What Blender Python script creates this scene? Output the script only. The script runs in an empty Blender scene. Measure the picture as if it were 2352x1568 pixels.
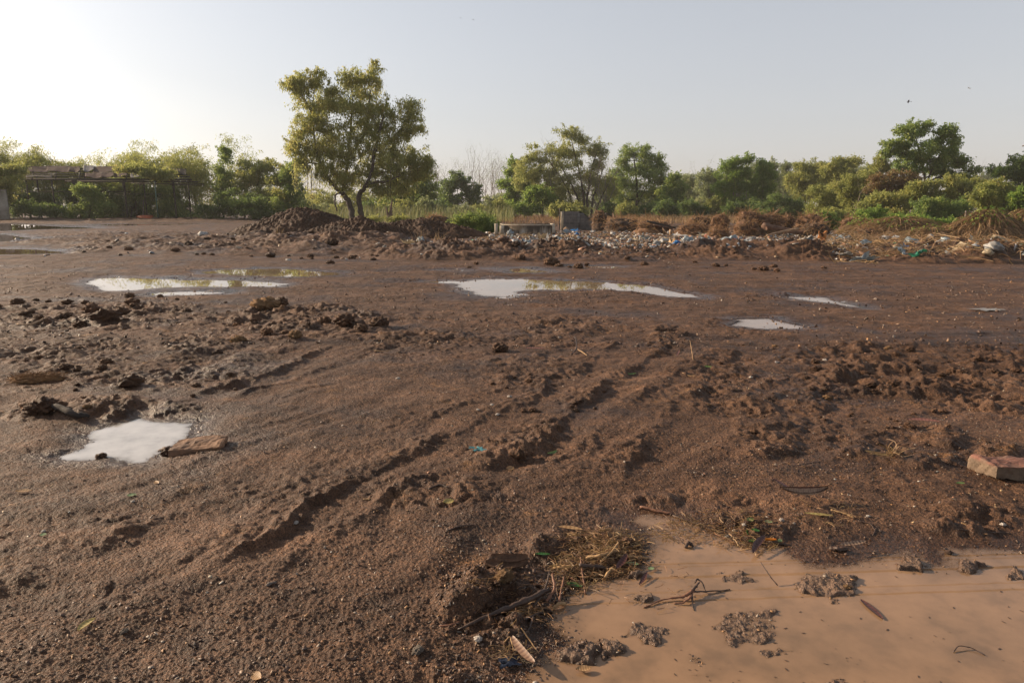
import bpy, bmesh, math, random
import numpy as np
from mathutils import Vector, Matrix, Euler

# ------------------------------------------------------------------ scene, camera, projection helpers
S = bpy.context.scene
COL = S.collection
PITCH = math.atan(310.0 / 1568.0)
CP, SP = math.cos(PITCH), math.sin(PITCH)
FL = 1568.0            # focal length in pixels of a 2352 px wide picture
H = 1.6                # eye height
CAM = np.array([0.0, 0.0, H])

cd = bpy.data.cameras.new('camera')
cam = bpy.data.objects.new('camera', cd)
COL.objects.link(cam)
cam.location = (0, 0, H)
cam.rotation_euler = (math.pi / 2 - PITCH, 0, 0)
cd.sensor_width = 36.0
cd.lens = 36.0 * FL / 2352.0
cd.clip_start = 0.05
cd.clip_end = 6000
S.camera = cam

def ray(u, v):
    xc, yc = (u - 1176.0) / FL, (784.0 - v) / FL
    return np.array([xc, CP + yc * SP, -SP + yc * CP])

def G(u, v, z=0.0):
    d = ray(u, v)
    t = (z - H) / d[2]
    return CAM + d * t

def at(u, v, Y):
    d = ray(u, v)
    return CAM + d * (Y / d[1])

def pxsize(Y):
    return Y * CP / FL

def project(x, y, z):
    d = y * CP - (z - H) * SP
    d = np.where(d < 0.05, 0.05, d)
    return 1176.0 + FL * x / d, 784.0 - FL * (y * SP + (z - H) * CP) / d

# ------------------------------------------------------------------ numpy noise
def _h(ix, iy, seed):
    h = (ix.astype(np.int64) * 374761393 + iy.astype(np.int64) * 668265263 + seed * 1442695041) & 0xFFFFFFFF
    h = ((h ^ (h >> 13)) * 1274126177) & 0xFFFFFFFF
    h = ((h ^ (h >> 15)) * 2246822519) & 0xFFFFFFFF
    return (h ^ (h >> 16)) / 4294967296.0

def noise(x, y, seed=0):
    xi, yi = np.floor(x), np.floor(y)
    fx, fy = x - xi, y - yi
    ux = fx * fx * fx * (fx * (fx * 6 - 15) + 10)
    uy = fy * fy * fy * (fy * (fy * 6 - 15) + 10)
    def g(a, b):
        an = _h(xi + a, yi + b, seed) * (2 * math.pi)
        return np.cos(an) * (fx - a) + np.sin(an) * (fy - b)
    n0 = g(0, 0) * (1 - ux) + g(1, 0) * ux
    n1 = g(0, 1) * (1 - ux) + g(1, 1) * ux
    return 1.5 * (n0 * (1 - uy) + n1 * uy)

def fbm(x, y, seed=0, oct=4, gain=.5):
    a, s, f = 1.0, 0.0, 1.0
    for i in range(oct):
        s = s + a * noise(x * f + 13.7 * i, y * f - 7.1 * i, seed + i)
        a *= gain
        f *= 2.03
    return s

def voro(x, y, seed=0):
    """distance to the nearest cell point and that cell's random number"""
    xi, yi = np.floor(x), np.floor(y)
    best = np.full(x.shape, 9.0)
    rnd = np.zeros(x.shape)
    for a in (-1, 0, 1):
        for b in (-1, 0, 1):
            px = xi + a + _h(xi + a, yi + b, seed)
            py = yi + b + _h(xi + a, yi + b, seed + 7)
            d = (px - x) ** 2 + (py - y) ** 2
            m = d < best
            best = np.where(m, d, best)
            rnd = np.where(m, _h(xi + a, yi + b, seed + 19), rnd)
    return np.sqrt(best), rnd

def sstep(a, b, x):
    t = np.clip((x - a) / (b - a), 0, 1)
    return t * t * (3 - 2 * t)

def seg_dist(x, y, P, closed=False):
    """signed distance (+ on the right hand side) to a polyline and the position 0..1 along it"""
    n = len(P)
    best = np.full(x.shape, 1e9)
    sg = np.ones(x.shape)
    pos = np.zeros(x.shape)
    m = n if closed else n - 1
    for i in range(m):
        ax, ay = P[i][0], P[i][1]
        bx, by = P[(i + 1) % n][0], P[(i + 1) % n][1]
        dx, dy = bx - ax, by - ay
        L = dx * dx + dy * dy + 1e-12
        t = np.clip(((x - ax) * dx + (y - ay) * dy) / L, 0, 1)
        ex, ey = x - ax - t * dx, y - ay - t * dy
        d = ex * ex + ey * ey
        k = d < best
        best = np.where(k, d, best)
        sg = np.where(k, np.where(ex * dy - ey * dx > 0, 1.0, -1.0), sg)
        pos = np.where(k, (i + t) / m, pos)
    return np.sqrt(best), sg, pos

def inside(x, y, P):
    c = np.zeros(x.shape, bool)
    n = len(P)
    for i in range(n):
        ax, ay = P[i][0], P[i][1]
        bx, by = P[(i + 1) % n][0], P[(i + 1) % n][1]
        if ay == by:
            continue
        c ^= ((ay > y) != (by > y)) & (x < (bx - ax) * (y - ay) / (by - ay) + ax)
    return c

# ------------------------------------------------------------------ materials
def new_mat(name):
    m = bpy.data.materials.new(name)
    m.use_nodes = True
    nt = m.node_tree
    for n in list(nt.nodes):
        nt.nodes.remove(n)
    out = nt.nodes.new('ShaderNodeOutputMaterial')
    return m, nt, out

def N(nt, typ, **kw):
    n = nt.nodes.new(typ)
    for k, v in kw.items():
        if k in n.inputs.keys():
            n.inputs[k].default_value = v
        else:
            setattr(n, k, v)
    return n

def ramp(nt, fac, stops):
    r = nt.nodes.new('ShaderNodeValToRGB')
    e = r.color_ramp.elements
    while len(e) < len(stops):
        e.new(0.5)
    for i, (p, c) in enumerate(stops):
        e[i].position = p
        e[i].color = (c[0], c[1], c[2], 1)
    nt.links.new(fac, r.inputs[0])
    return r.outputs[0]

def math_n(nt, op, a, b=None, clamp=False):
    n = nt.nodes.new('ShaderNodeMath')
    n.operation = op
    n.use_clamp = clamp
    for i, v in enumerate((a, b)):
        if v is None:
            continue
        if isinstance(v, (int, float)):
            n.inputs[i].default_value = v
        else:
            nt.links.new(v, n.inputs[i])
    return n.outputs[0]

def mixc(nt, fac, a, b, mode='MIX'):
    n = nt.nodes.new('ShaderNodeMix')
    n.data_type = 'RGBA'
    n.blend_type = mode
    for sock, v in ((n.inputs[0], fac), (n.inputs[6], a), (n.inputs[7], b)):
        if isinstance(v, (int, float)):
            sock.default_value = v
        elif isinstance(v, tuple):
            sock.default_value = (v[0], v[1], v[2], 1)
        else:
            nt.links.new(v, sock)
    return n.outputs[2]

def noise_tex(nt, vec, scale, detail=4, rough=.55):
    n = nt.nodes.new('ShaderNodeTexNoise')
    n.inputs['Scale'].default_value = scale
    n.inputs['Detail'].default_value = detail
    n.inputs['Roughness'].default_value = rough
    if vec is not None:
        nt.links.new(vec, n.inputs['Vector'])
    return n.outputs['Fac']

def geo_pos(nt):
    return nt.nodes.new('ShaderNodeNewGeometry').outputs['Position']

def obj_pos(nt):
    return nt.nodes.new('ShaderNodeTexCoord').outputs['Object']

def simple_mat(name, c1, c2=None, scale=20.0, rough=.8, bump=0.0, bscale=60.0, coat=0.0, spec=.5, transl=0.0, c3=None, sheen=0):
    """two or three tone noise material with a little relief"""
    m, nt, out = new_mat(name)
    p = N(nt, 'ShaderNodeBsdfPrincipled')
    p.inputs['Roughness'].default_value = rough
    p.inputs['Specular IOR Level'].default_value = spec
    vec = obj_pos(nt)
    c2 = c2 or tuple(v * .6 for v in c1)
    f = noise_tex(nt, vec, scale, 6, .62)
    stops = [(.3, c2), (.62, c1)] + ([(.78, c3)] if c3 else [])
    col = ramp(nt, f, stops)
    nt.links.new(col, p.inputs['Base Color'])
    if bump:
        b = N(nt, 'ShaderNodeBump')
        b.inputs['Distance'].default_value = bump
        b.inputs['Strength'].default_value = 1.0
        nt.links.new(noise_tex(nt, vec, bscale, 5, .6), b.inputs['Height'])
        nt.links.new(b.outputs[0], p.inputs['Normal'])
    sh = p.outputs[0]
    if transl:
        t = N(nt, 'ShaderNodeBsdfTranslucent')
        nt.links.new(col, t.inputs['Color'])
        mx = N(nt, 'ShaderNodeMixShader')
        mx.inputs[0].default_value = transl
        nt.links.new(sh, mx.inputs[1])
        nt.links.new(t.outputs[0], mx.inputs[2])
        sh = mx.outputs[0]
    nt.links.new(sh, out.inputs[0])
    return m

def leaf_mat(name, stops, transl=.52):
    """foliage: a leaf's own colour runs along 'tint'"""
    m, nt, out = new_mat(name)
    a = N(nt, 'ShaderNodeAttribute', attribute_name='tint')
    col = ramp(nt, a.outputs['Fac'], stops)
    d = N(nt, 'ShaderNodeBsdfPrincipled')
    d.inputs['Roughness'].default_value = .55
    d.inputs['Specular IOR Level'].default_value = .3
    t = N(nt, 'ShaderNodeBsdfTranslucent')
    nt.links.new(col, d.inputs['Base Color'])
    c2 = mixc(nt, 1.0, col, (1.0, .95, .5), 'MULTIPLY')
    g = nt.nodes.new('ShaderNodeGamma')
    g.inputs[1].default_value = .58
    nt.links.new(c2, g.inputs[0])
    nt.links.new(g.outputs[0], t.inputs['Color'])
    mx = N(nt, 'ShaderNodeMixShader')
    mx.inputs[0].default_value = transl
    nt.links.new(d.outputs[0], mx.inputs[1])
    nt.links.new(t.outputs[0], mx.inputs[2])
    nt.links.new(mx.outputs[0], out.inputs[0])
    return m

# ------------------------------------------------------------------ mesh helpers
class MB:
    """collects vertices and faces, builds ONE mesh"""
    def __init__(self):
        self.V, self.Q, self.T, self.A, self.n = [], [], [], [], 0
    def add(self, V, Q=None, T=None, tint=None):
        V = np.asarray(V, float).reshape(-1, 3)
        if Q is not None and len(Q):
            self.Q.append(np.asarray(Q, np.int64) + self.n)
        if T is not None and len(T):
            self.T.append(np.asarray(T, np.int64) + self.n)
        self.V.append(V)
        t = np.full(len(V), .5) if tint is None else np.broadcast_to(np.asarray(tint, float), (len(V),))
        self.A.append(t)
        self.n += len(V)
        return self
    def tube(self, P, R, k=6, cap=True, tint=None):
        P = np.asarray(P, float)
        R = np.broadcast_to(np.asarray(R, float), (len(P),))
        T = np.gradient(P, axis=0)
        T /= np.linalg.norm(T, axis=1)[:, None] + 1e-9
        up = np.array([0, 0, 1.0]) if abs(T[:, 2]).mean() < .8 else np.array([1.0, 0, 0])
        A = np.cross(T, up)
        A /= np.linalg.norm(A, axis=1)[:, None] + 1e-9
        B = np.cross(A, T)
        an = np.arange(k) * 2 * math.pi / k
        ring = P[:, None, :] + R[:, None, None] * (np.cos(an)[None, :, None] * A[:, None, :] + np.sin(an)[None, :, None] * B[:, None, :])
        V = ring.reshape(-1, 3)
        n = len(P)
        i = np.arange(n - 1)[:, None] * k
        j = np.arange(k)[None, :]
        j2 = (j + 1) % k
        Q = np.stack([i + j, i + j2, i + k + j2, i + k + j], -1).reshape(-1, 4)
        Tt = []
        if cap:
            V = np.vstack([V, P[:1], P[-1:]])
            c0, c1 = n * k, n * k + 1
            for a in range(k):
                b = (a + 1) % k
                Tt.append((c0, b, a))
                Tt.append((c1, (n - 1) * k + a, (n - 1) * k + b))
        return self.add(V, Q, Tt, tint)
    def box(self, c, s, rot=0.0, M=None, tint=None):
        x, y, z = s[0] / 2, s[1] / 2, s[2] / 2
        V = np.array([(a * x, b * y, d * z) for a in (-1, 1) for b in (-1, 1) for d in (-1, 1)])
        if M is not None:
            V = V @ np.array(M.to_3x3()).T
        elif rot:
            cr, sr = math.cos(rot), math.sin(rot)
            V = V @ np.array([[cr, sr, 0], [-sr, cr, 0], [0, 0, 1]])
        V = V + np.asarray(c, float)
        Q = [(0, 1, 3, 2), (4, 6, 7, 5), (0, 4, 5, 1), (2, 3, 7, 6), (0, 2, 6, 4), (1, 5, 7, 3)]
        return self.add(V, Q, None, tint)
    def mesh(self, name, mats, smooth=False, origin=(0, 0, 0)):
        V = np.vstack(self.V) - np.asarray(origin, float)
        me = bpy.data.meshes.new(name)
        Q = np.vstack(self.Q) if self.Q else np.zeros((0, 4), np.int64)
        T = np.vstack(self.T) if self.T else np.zeros((0, 3), np.int64)
        me.vertices.add(len(V))
        me.vertices.foreach_set('co', V.astype(np.float32).ravel())
        loops = np.concatenate([Q.ravel(), T.ravel()]).astype(np.int32)
        me.loops.add(len(loops))
        me.loops.foreach_set('vertex_index', loops)
        nf = len(Q) + len(T)
        me.polygons.add(nf)
        st = np.concatenate([np.arange(len(Q)) * 4, len(Q) * 4 + np.arange(len(T)) * 3]).astype(np.int32)
        me.polygons.foreach_set('loop_start', st)
        if smooth:
            me.polygons.foreach_set('use_smooth', np.ones(nf, bool))
        me.update(calc_edges=True)
        at_ = me.attributes.new('tint', 'FLOAT', 'POINT')
        at_.data.foreach_set('value', np.concatenate(self.A).astype(np.float32))
        for m in (mats if isinstance(mats, (list, tuple)) else [mats]):
            me.materials.append(m)
        return me
    def obj(self, name, mat, parent=None, origin=None, smooth=False):
        o = bpy.data.objects.new(name, None) if False else None
        if origin is None:
            origin = tuple(parent.location) if parent is not None and parent.parent is None else (0, 0, 0)
            if parent is not None and parent.parent is not None:
                origin = tuple(np.array(parent.parent.location) + np.array(parent.location))
        me = self.mesh(name, mat, smooth, origin)
        o = bpy.data.objects.new(name, me)
        COL.objects.link(o)
        if parent is not None:
            o.parent = parent
        else:
            o.location = origin
        return o

def tag(o, label=None, cat=None, group=None, kind=None):
    if label: o['label'] = label
    if cat: o['category'] = cat
    if group: o['group'] = group
    if kind: o['kind'] = kind
    return o

def empty(name, loc, label, cat, group=None):
    o = bpy.data.objects.new(name, None)
    COL.objects.link(o)
    o.location = tuple(float(a) for a in loc)
    o.empty_display_size = .1
    return tag(o, label, cat, group)

def copy_thing(o, loc, rot=None, scale=None, label=None, group=None, mat=None):
    c = o.copy()
    COL.objects.link(c)
    c.location = tuple(float(a) for a in loc)
    if rot is not None: c.rotation_euler = rot
    if scale is not None: c.scale = scale if isinstance(scale, (tuple, list)) else (scale,) * 3
    if label: c['label'] = label
    if group: c['group'] = group
    for ch in list(o.children):
        d = ch.copy()
        COL.objects.link(d)
        d.parent = c
    if mat is not None:
        c.material_slots[0].link = 'OBJECT'
        c.material_slots[0].material = mat
    return c

_ICO = {}
def ico(n):
    if n not in _ICO:
        bm = bmesh.new()
        bmesh.ops.create_icosphere(bm, subdivisions=n, radius=1)
        V = np.array([v.co[:] for v in bm.verts])
        T = np.array([[v.index for v in f.verts] for f in bm.faces])
        bm.free()
        _ICO[n] = (V, T)
    return _ICO[n]

def lump(seed, sub=3, amp=.28, sq=(1, 1, .7), freq=1.6, sharp=0.35):
    """an irregular clod: an icosphere pushed in and out"""
    V, T = ico(sub)
    r = np.random.RandomState(seed)
    o = r.rand(6) * 50
    f = freq
    d = noise(V[:, 0] * f + o[0] + V[:, 2] * 1.3, V[:, 1] * f + o[1] - V[:, 2] * .9, seed)
    d2 = noise(V[:, 0] * f * 2.6 + o[2] - V[:, 2] * 2.1, V[:, 1] * f * 2.6 + o[3] + V[:, 2] * 2.3, seed + 3)
    d3 = noise(V[:, 0] * f * 6 + o[4] + V[:, 2] * 5, V[:, 1] * f * 6 + o[5] - V[:, 2] * 4, seed + 5)
    k = 1 + amp * (d + .5 * d2 + sharp * d3)
    return V * k[:, None] * np.array(sq), T
# ------------------------------------------------------------------ light and sky
SUN = np.array([-0.88, 0.34, 0.35])
SUN /= np.linalg.norm(SUN)
sl = bpy.data.lights.new('sun', 'SUN')
sl.energy = 5.0
sl.angle = math.radians(.6)
sl.color = (1.0, .78, .54)
so = bpy.data.objects.new('sun', sl)
COL.objects.link(so)
so.location = (-40, 20, 30)
so.rotation_euler = Vector(-SUN).to_track_quat('-Z', 'Y').to_euler()

W = bpy.data.worlds.new('World')
S.world = W
W.use_nodes = True
wt = W.node_tree
sky = wt.nodes.new('ShaderNodeTexSky')
sky.sky_type = 'NISHITA'
sky.sun_disc = False
sky.sun_elevation = math.asin(SUN[2])
sky.sun_rotation = math.atan2(SUN[0], SUN[1])
sky.air_density = 1.0
sky.dust_density = 2.4
sky.ozone_density = 1.0
sky.altitude = 0
bg = wt.nodes['Background']
bg.inputs['Strength'].default_value = .070
hs = wt.nodes.new('ShaderNodeHueSaturation')
hs.inputs['Saturation'].default_value = .44
wt.links.new(sky.outputs[0], hs.inputs['Color'])
# thin bright overcast haze, thicker towards the horizon
tc = wt.nodes.new('ShaderNodeTexCoord')
sx = wt.nodes.new('ShaderNodeSeparateXYZ')
wt.links.new(tc.outputs['Generated'], sx.inputs[0])
hz = ramp(wt, sx.outputs['Z'], [(0.0, (.38, .335, .315)), (.16, (.285, .262, .255)), (.38, (.24, .238, .242)), (.50, (.20, .2, .205)), (.6, (.06, .06, .065)), (1.0, (.02, .02, .025))])
hv = mixc(wt, 1.0, hz, (8.5, 9.1, 10.0), 'MULTIPLY')
wt.links.new(mixc(wt, 1.0, hs.outputs[0], hv, 'ADD'), bg.inputs['Color'])
S.view_settings.view_transform = 'Standard'
S.view_settings.look = 'None'
S.view_settings.exposure = 0.62
S.view_settings.gamma = 1.0

# ------------------------------------------------------------------ puddles: outlines in picture pixels, mapped to the ground
PUDDLES = [
    # name, level, outline, noise of the shore, slope
    ('puddle', -.030, [(1435, 1190), (1490, 1183), (1545, 1190), (1620, 1215), (1690, 1246), (1735, 1258), (1800, 1256), (1815, 1280),
                    (1850, 1302), (1960, 1298), (2030, 1278), (2090, 1264), (2140, 1300), (2165, 1296), (2172, 1268), (2260, 1262), (2352, 1272),
                    (2650, 1290), (3100, 1400), (3100, 1790), (1180, 1790), (1215, 1570), (1250, 1530), (1290, 1500), (1345, 1482), (1300, 1458),
                    (1265, 1400), (1300, 1370), (1350, 1335), (1430, 1322), (1490, 1300), (1500, 1250), (1480, 1212)], .035, .06),
    ('puddle', -.045, [(128, 1052), (190, 1030), (215, 1012), (196, 990), (245, 978), (320, 958), (358, 964), (450, 972), (440, 990), (432, 1008),
                    (405, 1022), (372, 1036), (338, 1059), (312, 1062), (240, 1049), (190, 1056), (150, 1058)], .05, .14),
    ('puddle', -.030, [(190, 648), (215, 641), (260, 638), (335, 637.5), (420, 642), (500, 641), (575, 641), (620, 646), (658, 652), (640, 658),
                    (560, 660), (480, 663), (420, 662), (340, 668), (300, 671), (255, 669), (220, 663), (205, 655)], .20, .05),
    ('puddle', -.030, [(343, 676), (372, 670.5), (440, 669), (520, 671), (520, 674), (440, 678), (360, 680)], .06, .05),
    ('puddle', -.030, [(458, 624), (520, 619.5), (600, 617.3), (680, 618.5), (745, 622), (785, 627), (760, 632), (700, 635), (620, 635.5), (540, 632), (480, 628)], .20, .05),
    ('puddle', -.030, [(976, 646.5), (1060, 644.5), (1120, 640.5), (1200, 640.5), (1300, 643.5), (1400, 647.5), (1475, 655), (1525, 663), (1600, 679),
                    (1612, 684), (1570, 684), (1525, 680), (1470, 672), (1400, 666.5), (1340, 665), (1210, 668.5), (1178, 681), (1095, 676.5),
                    (1060, 667), (1045, 655)], .20, .05),
    ('puddle', -.030, [(1125, 617), (1200, 615.5), (1265, 621.5), (1278, 626), (1240, 628), (1170, 626)], .20, .05),
    ('puddle', -.030, [(1010, 621), (1050, 619.6), (1085, 621), (1050, 623)], .06, .05),
    ('puddle', -.030, [(1280, 612.5), (1350, 611.3), (1430, 613.2), (1400, 616), (1320, 615.5)], .20, .05),
    ('puddle', -.030, [(1672, 733), (1765, 731), (1790, 738), (1858, 750), (1845, 757.5), (1740, 755.5), (1677, 748), (1697, 738)], .05, .06),
    ('puddle', -.026, [(1795, 681), (1893, 683.5), (1925, 692), (1988, 709), (1910, 698), (1855, 692)], .06, .05),
    ('puddle', -.030, [(-120, 571), (0, 571.5), (90, 573), (161, 579.5), (110, 583.5), (40, 585), (-120, 586)], .15, .04),
    ('puddle', -.030, [(-300, 515), (0, 514.5), (90, 517), (200, 521), (220, 524.5), (90, 527), (0, 531), (-300, 531)], .5, .02),
    ('puddle', -.030, [(-300, 538), (0, 538), (40, 543), (66, 549), (20, 556), (-300, 560)], .35, .03),
    ('puddle', -.030, [(215, 515.5), (330, 513.5), (480, 513.7), (400, 516.5), (260, 518.5)], .5, .02),
]
PW = []
for nm, lev, pts, nz, sl_ in PUDDLES:
    P = np.array([G(u, v, lev)[:2] for u, v in pts])
    ar = np.sum(P[:, 0] * np.roll(P[:, 1], -1) - np.roll(P[:, 0], -1) * P[:, 1])
    if ar < 0:
        P = P[::-1]
    PW.append((nm, lev, P, nz, sl_))

ISLANDS = [(1500, 1437, 60, 24, .030), (1722, 1424, 90, 42, .034), (1690, 1312, 32, 14, .022), (1905, 1334, 55, 32, .046), (1942, 1335, 30, 24, .04), (1925, 1556, 48, 22, .03),
           (1330, 1488, 60, 22, .026), (1400, 1472, 34, 14, .022), (1478, 1360, 26, 13, .024), (2235, 1288, 45, 12, .026), (2340, 1308, 30, 12, .03),
           (1710, 1322, 26, 10, .022), (1460, 1312, 30, 10, .02), (1760, 1396, 44, 16, .024), (1780, 1480, 60, 16, .018), (1590, 1500, 40, 16, .014),
           (1650, 1290, 20, 8, .02), (1860, 1330, 34, 18, .024), (2090, 1290, 30, 14, .03), (1620, 1540, 50, 20, .014), (1720, 1452, 70, 26, .018)]

# rough, clod-strewn patches (picture pixels): centre, radii, strength
ROUGH = [(250, 725, 330, 45, .9), (690, 735, 210, 46, 1.2), (120, 800, 220, 50, .8), (350, 855, 330, 50, .8), (520, 800, 200, 45, .7), (250, 935, 230, 30, 1.0),
         (70, 940, 80, 30, .8), (1960, 850, 430, 75, .95), (2270, 880, 260, 100, 1.0), (1800, 905, 260, 85, .8), (1980, 1000, 330, 60, .7), (1230, 860, 150, 50, .6),
         (1130, 1385, 150, 95, 1.25), (1310, 1260, 120, 60, 1.0), (250, 1205, 70, 30, .8), (800, 1450, 40, 50, .9), (1010, 1560, 90, 40, 1.0), (1000, 1130, 230, 50, .6),
         (1600, 1170, 260, 60, .7), (1700, 1205, 150, 42, 1.0), (2230, 1190, 130, 40, .8), (2130, 1050, 120, 40, .9), (60, 1330, 70, 30, .8),
         (1090, 760, 500, 50, .5), (1530, 780, 70, 40, .7), (1180, 1040, 150, 30, .6), (1260, 985, 90, 35, .8), (560, 1150, 80, 35, .45), (260, 1380, 200, 60, .25), (2290, 1040, 60, 30, .9)]
# heaps and banks in the far half: centre, radii, height in metres, lumpiness
BANKS = [(1470, 587, 600, 14, .20, 1.0), (1750, 584, 210, 12, .26, 1.0), (1250, 579, 150, 12, .20, 1.0), (1000, 585, 200, 14, .22, 1.0), (560, 566, 420, 22, .20, .65),
         (760, 560, 220, 24, .24, .8), (330, 548, 330, 22, .10, .55), (2140, 590, 200, 18, .25, 1.0), (2300, 588, 120, 18, .3, 1.0), (1900, 592, 120, 8, .18, 1.0),
         (200, 575, 60, 8, .12, .8), (60, 553, 120, 6, .1, .7), (300, 506, 420, 6, .25, .6), (870, 545, 120, 22, .3, 1.0), (1400, 552, 420, 22, .04, .5), (2050, 560, 320, 26, .12, .6)]
TRACKS = [([(430, 1330), (560, 1240), (640, 1190), (760, 1120), (880, 1060), (1000, 1010), (1100, 985), (1180, 940), (1240, 905), (1310, 860), (1400, 800), (1470, 755)], .029, 1.0),
          ([(1090, 1075), (1150, 1050), (1230, 1000), (1300, 960), (1370, 900), (1450, 850), (1560, 765)], .032, .9),
          ([(180, 985), (300, 945), (440, 915), (560, 875), (680, 830), (780, 790)], .034, .9),
          ([(330, 985), (420, 955), (560, 905), (700, 860), (830, 820), (930, 790)], .022, .9),
          ([(-90, 1400), (60, 1330), (200, 1270), (330, 1210), (450, 1150), (600, 1085)], .020, 1.3),
          ([(860, 1600), (1000, 1450), (1080, 1380), (1180, 1300)], .018, 1.2),
          ([(1390, 1190), (1430, 1090), (1530, 960), (1640, 850), (1700, 790)], .024, 1.2),
          ([(1750, 1080), (1830, 980), (1900, 880), (1960, 810)], .020, 1.2),
          ([(100, 880), (300, 850), (480, 805), (640, 770)], .018, 1.0)]
TRACKS += [([(p[0] - 62, p[1] - 34) for p in TRACKS[0][0]], .014, 1.0), ([(p[0] + 90, p[1] + 52) for p in TRACKS[0][0][:8]], .014, 1.1), ([(p[0] + 95, p[1] + 20) for p in TRACKS[1][0]], .014, 1.1)]
TW = [([G(u, v)[:2] for u, v in p], a, w) for p, a, w in TRACKS]

def ell(u, v, e):
    return np.clip(1 - ((u - e[0]) / e[2]) ** 2 - ((v - e[1]) / e[3]) ** 2, 0, 1)

def ground_fn(x, y, full=True):
    """height of the mud, and how wet it is, at any point of the ground"""
    x = np.asarray(x, float)
    y = np.asarray(y, float)
    r = np.hypot(x, y)
    u, v = project(x, y, np.zeros_like(x))
    front = y > .6
    u = np.where(front, u, -9999)
    near = np.clip(1.2 - r / 16.0, 0, 1)
    wx = x + .25 * noise(x * 1.1, y * 1.1, 91)
    wy = y + .25 * noise(x * 1.1 + 40, y * 1.1, 92)
    z = .035 * noise(x / 4.2, y / 4.2, 1) + .022 * noise(x / 1.5, y / 1.5, 2)
    # streaky drive lines running up and to the right
    qx, qy = (wx * .80 - wy * .60), (wx * .60 + wy * .80)
    z += .016 * noise(qx / .34, qy / 2.6, 3) * near + .010 * noise(qx / .15, qy / .8, 33) * near
    # wheel ruts
    for P, a, w in TW:
        bx = (min(p[0] for p in P) - 1.5, max(p[0] for p in P) + 1.5, min(p[1] for p in P) - 1.5, max(p[1] for p in P) + 1.5)
        k = (x > bx[0]) & (x < bx[1]) & (y > bx[2]) & (y < bx[3])
        if not k.any():
            continue
        d, sg, pos = seg_dist(wx[k] * .35 + x[k] * .65, wy[k] * .35 + y[k] * .65, P)
        s = d * sg / w
        end = sstep(0, .10, pos) * sstep(1, .90, pos)
        br = .35 + 1.15 * np.clip(noise(x[k] * 1.5, y[k] * 1.5, 5) + .35, 0, 1)
        lumpy = .95 + .35 * noise(x[k] * 6, y[k] * 6, 6) + .55 * noise(x[k] * 17, y[k] * 17, 7)
        s = s + .07 * noise(x[k] * 1.3, y[k] * 1.3, 70) + .05 * noise(x[k] * 2.7, y[k] * 2.7, 71) + .035 * noise(x[k] * 8, y[k] * 8, 72) + .018 * noise(x[k] * 21, y[k] * 21, 73)
        prof = a * br * lumpy * np.where(s < 0, np.exp(np.minimum(s, 0) / .24), np.exp(-(s / .05) ** 2)) - a * .6 * br * np.exp(-((s - .17) / .16) ** 2)
        z[k] += prof * end
    # banks of pushed-up earth
    lum = np.zeros_like(z)
    for e in BANKS:
        m = ell(u, v, e)
        m = np.where(m > 0, m ** .6, 0) * (.5 + .5 * np.clip(fbm(x * .7, y * .7, 8, 2) + .7, 0, 1.5))
        z += m * e[4]
        lum = np.maximum(lum, m * e[5])
    # puddles
    wet = np.zeros_like(z)
    sdall = np.full(z.shape, 99.0)
    slope = {}
    for nm, lev, P, nz, sl_ in PW:
        sc = max(1.0, np.hypot(*P.mean(0)) / 7.0)
        Wd = .55 * sc
        k = (x > P[:, 0].min() - 3 * Wd) & (x < P[:, 0].max() + 3 * Wd) & (y > P[:, 1].min() - 3 * Wd) & (y < P[:, 1].max() + 3 * Wd)
        if not k.any():
            continue
        xk, yk = x[k], y[k]
        d, _, _ = seg_dist(xk, yk, P, True)
        sd = np.where(inside(xk, yk, P), -d, d)
        sd = sd + nz * (.8 * noise(xk * 2.3 / sc, yk * 2.3 / sc, 11) + .5 * noise(xk * 7 / sc, yk * 7 / sc, 12) + .35 * noise(xk * 19 / sc, yk * 19 / sc, 14))
        if P is PW[0][2]:
            sd = sd - .045
        g = lev + np.clip(sl_ * sd, -.024 if P is PW[0][2] else -.055, .5)
        w = sstep(.0, Wd, sd)
        z[k] = g * (1 - w) + np.where(sdall[k] > 0, np.maximum(z[k], lev + .006), z[k]) * w
        wet[k] = np.maximum(wet[k], 1 - sstep(-.02, .26 * sc, sd + .06 * sc * noise(xk * 3, yk * 3, 13)))
        sdall[k] = np.minimum(sdall[k], sd)
    dry = sstep(-.02, .12, sdall)
    isl = np.zeros_like(z)
    for e in ISLANDS:
        m = ell(u + 24 * noise(x * 11, y * 11, 61) + 10 * noise(x * 31, y * 31, 65), v + 15 * noise(x * 11, y * 11, 62) + 7 * noise(x * 31, y * 31, 66), e)
        isl = np.maximum(isl, m * e[4])
    z += np.where(sdall < .3, .0232 * np.clip(isl / .016, 0, 1) * (.95 + .34 * noise(x * 16, y * 16, 63)), 0)
    islm = np.clip(isl / .02, 0, 1)
    wet = wet * (1 - .55 * islm)
    # clods
    R = np.zeros_like(z)
    for e in ROUGH:
        R = np.maximum(R, np.clip(ell(u, v, e) * 1.6, 0, 1) * e[4])
    R = R * (.35 + .75 * np.clip(fbm(x * .9, y * .9, 21, 2) + .6, 0, 1.4))
    R = np.maximum(R, .10)
    Rt = np.where(v < 612, np.maximum(R * .4, lum * 1.0), R) * dry
    f1, c1 = voro(wx * 3.1, wy * 3.1, 31)
    big = np.sqrt(np.clip(.30 - f1 * f1, 0, 1)) * np.clip(c1 - .35, 0, 1) * 1.3
    f2, c2 = voro(x * 8.0 + .5 * noise(x * 9, y * 9, 41), y * 8.0 + .5 * noise(x * 9 + 7, y * 9, 42), 32)
    mid = np.sqrt(np.clip(.26 - f2 * f2, 0, 1)) * np.clip(c2 - .2, 0, 1)
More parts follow.
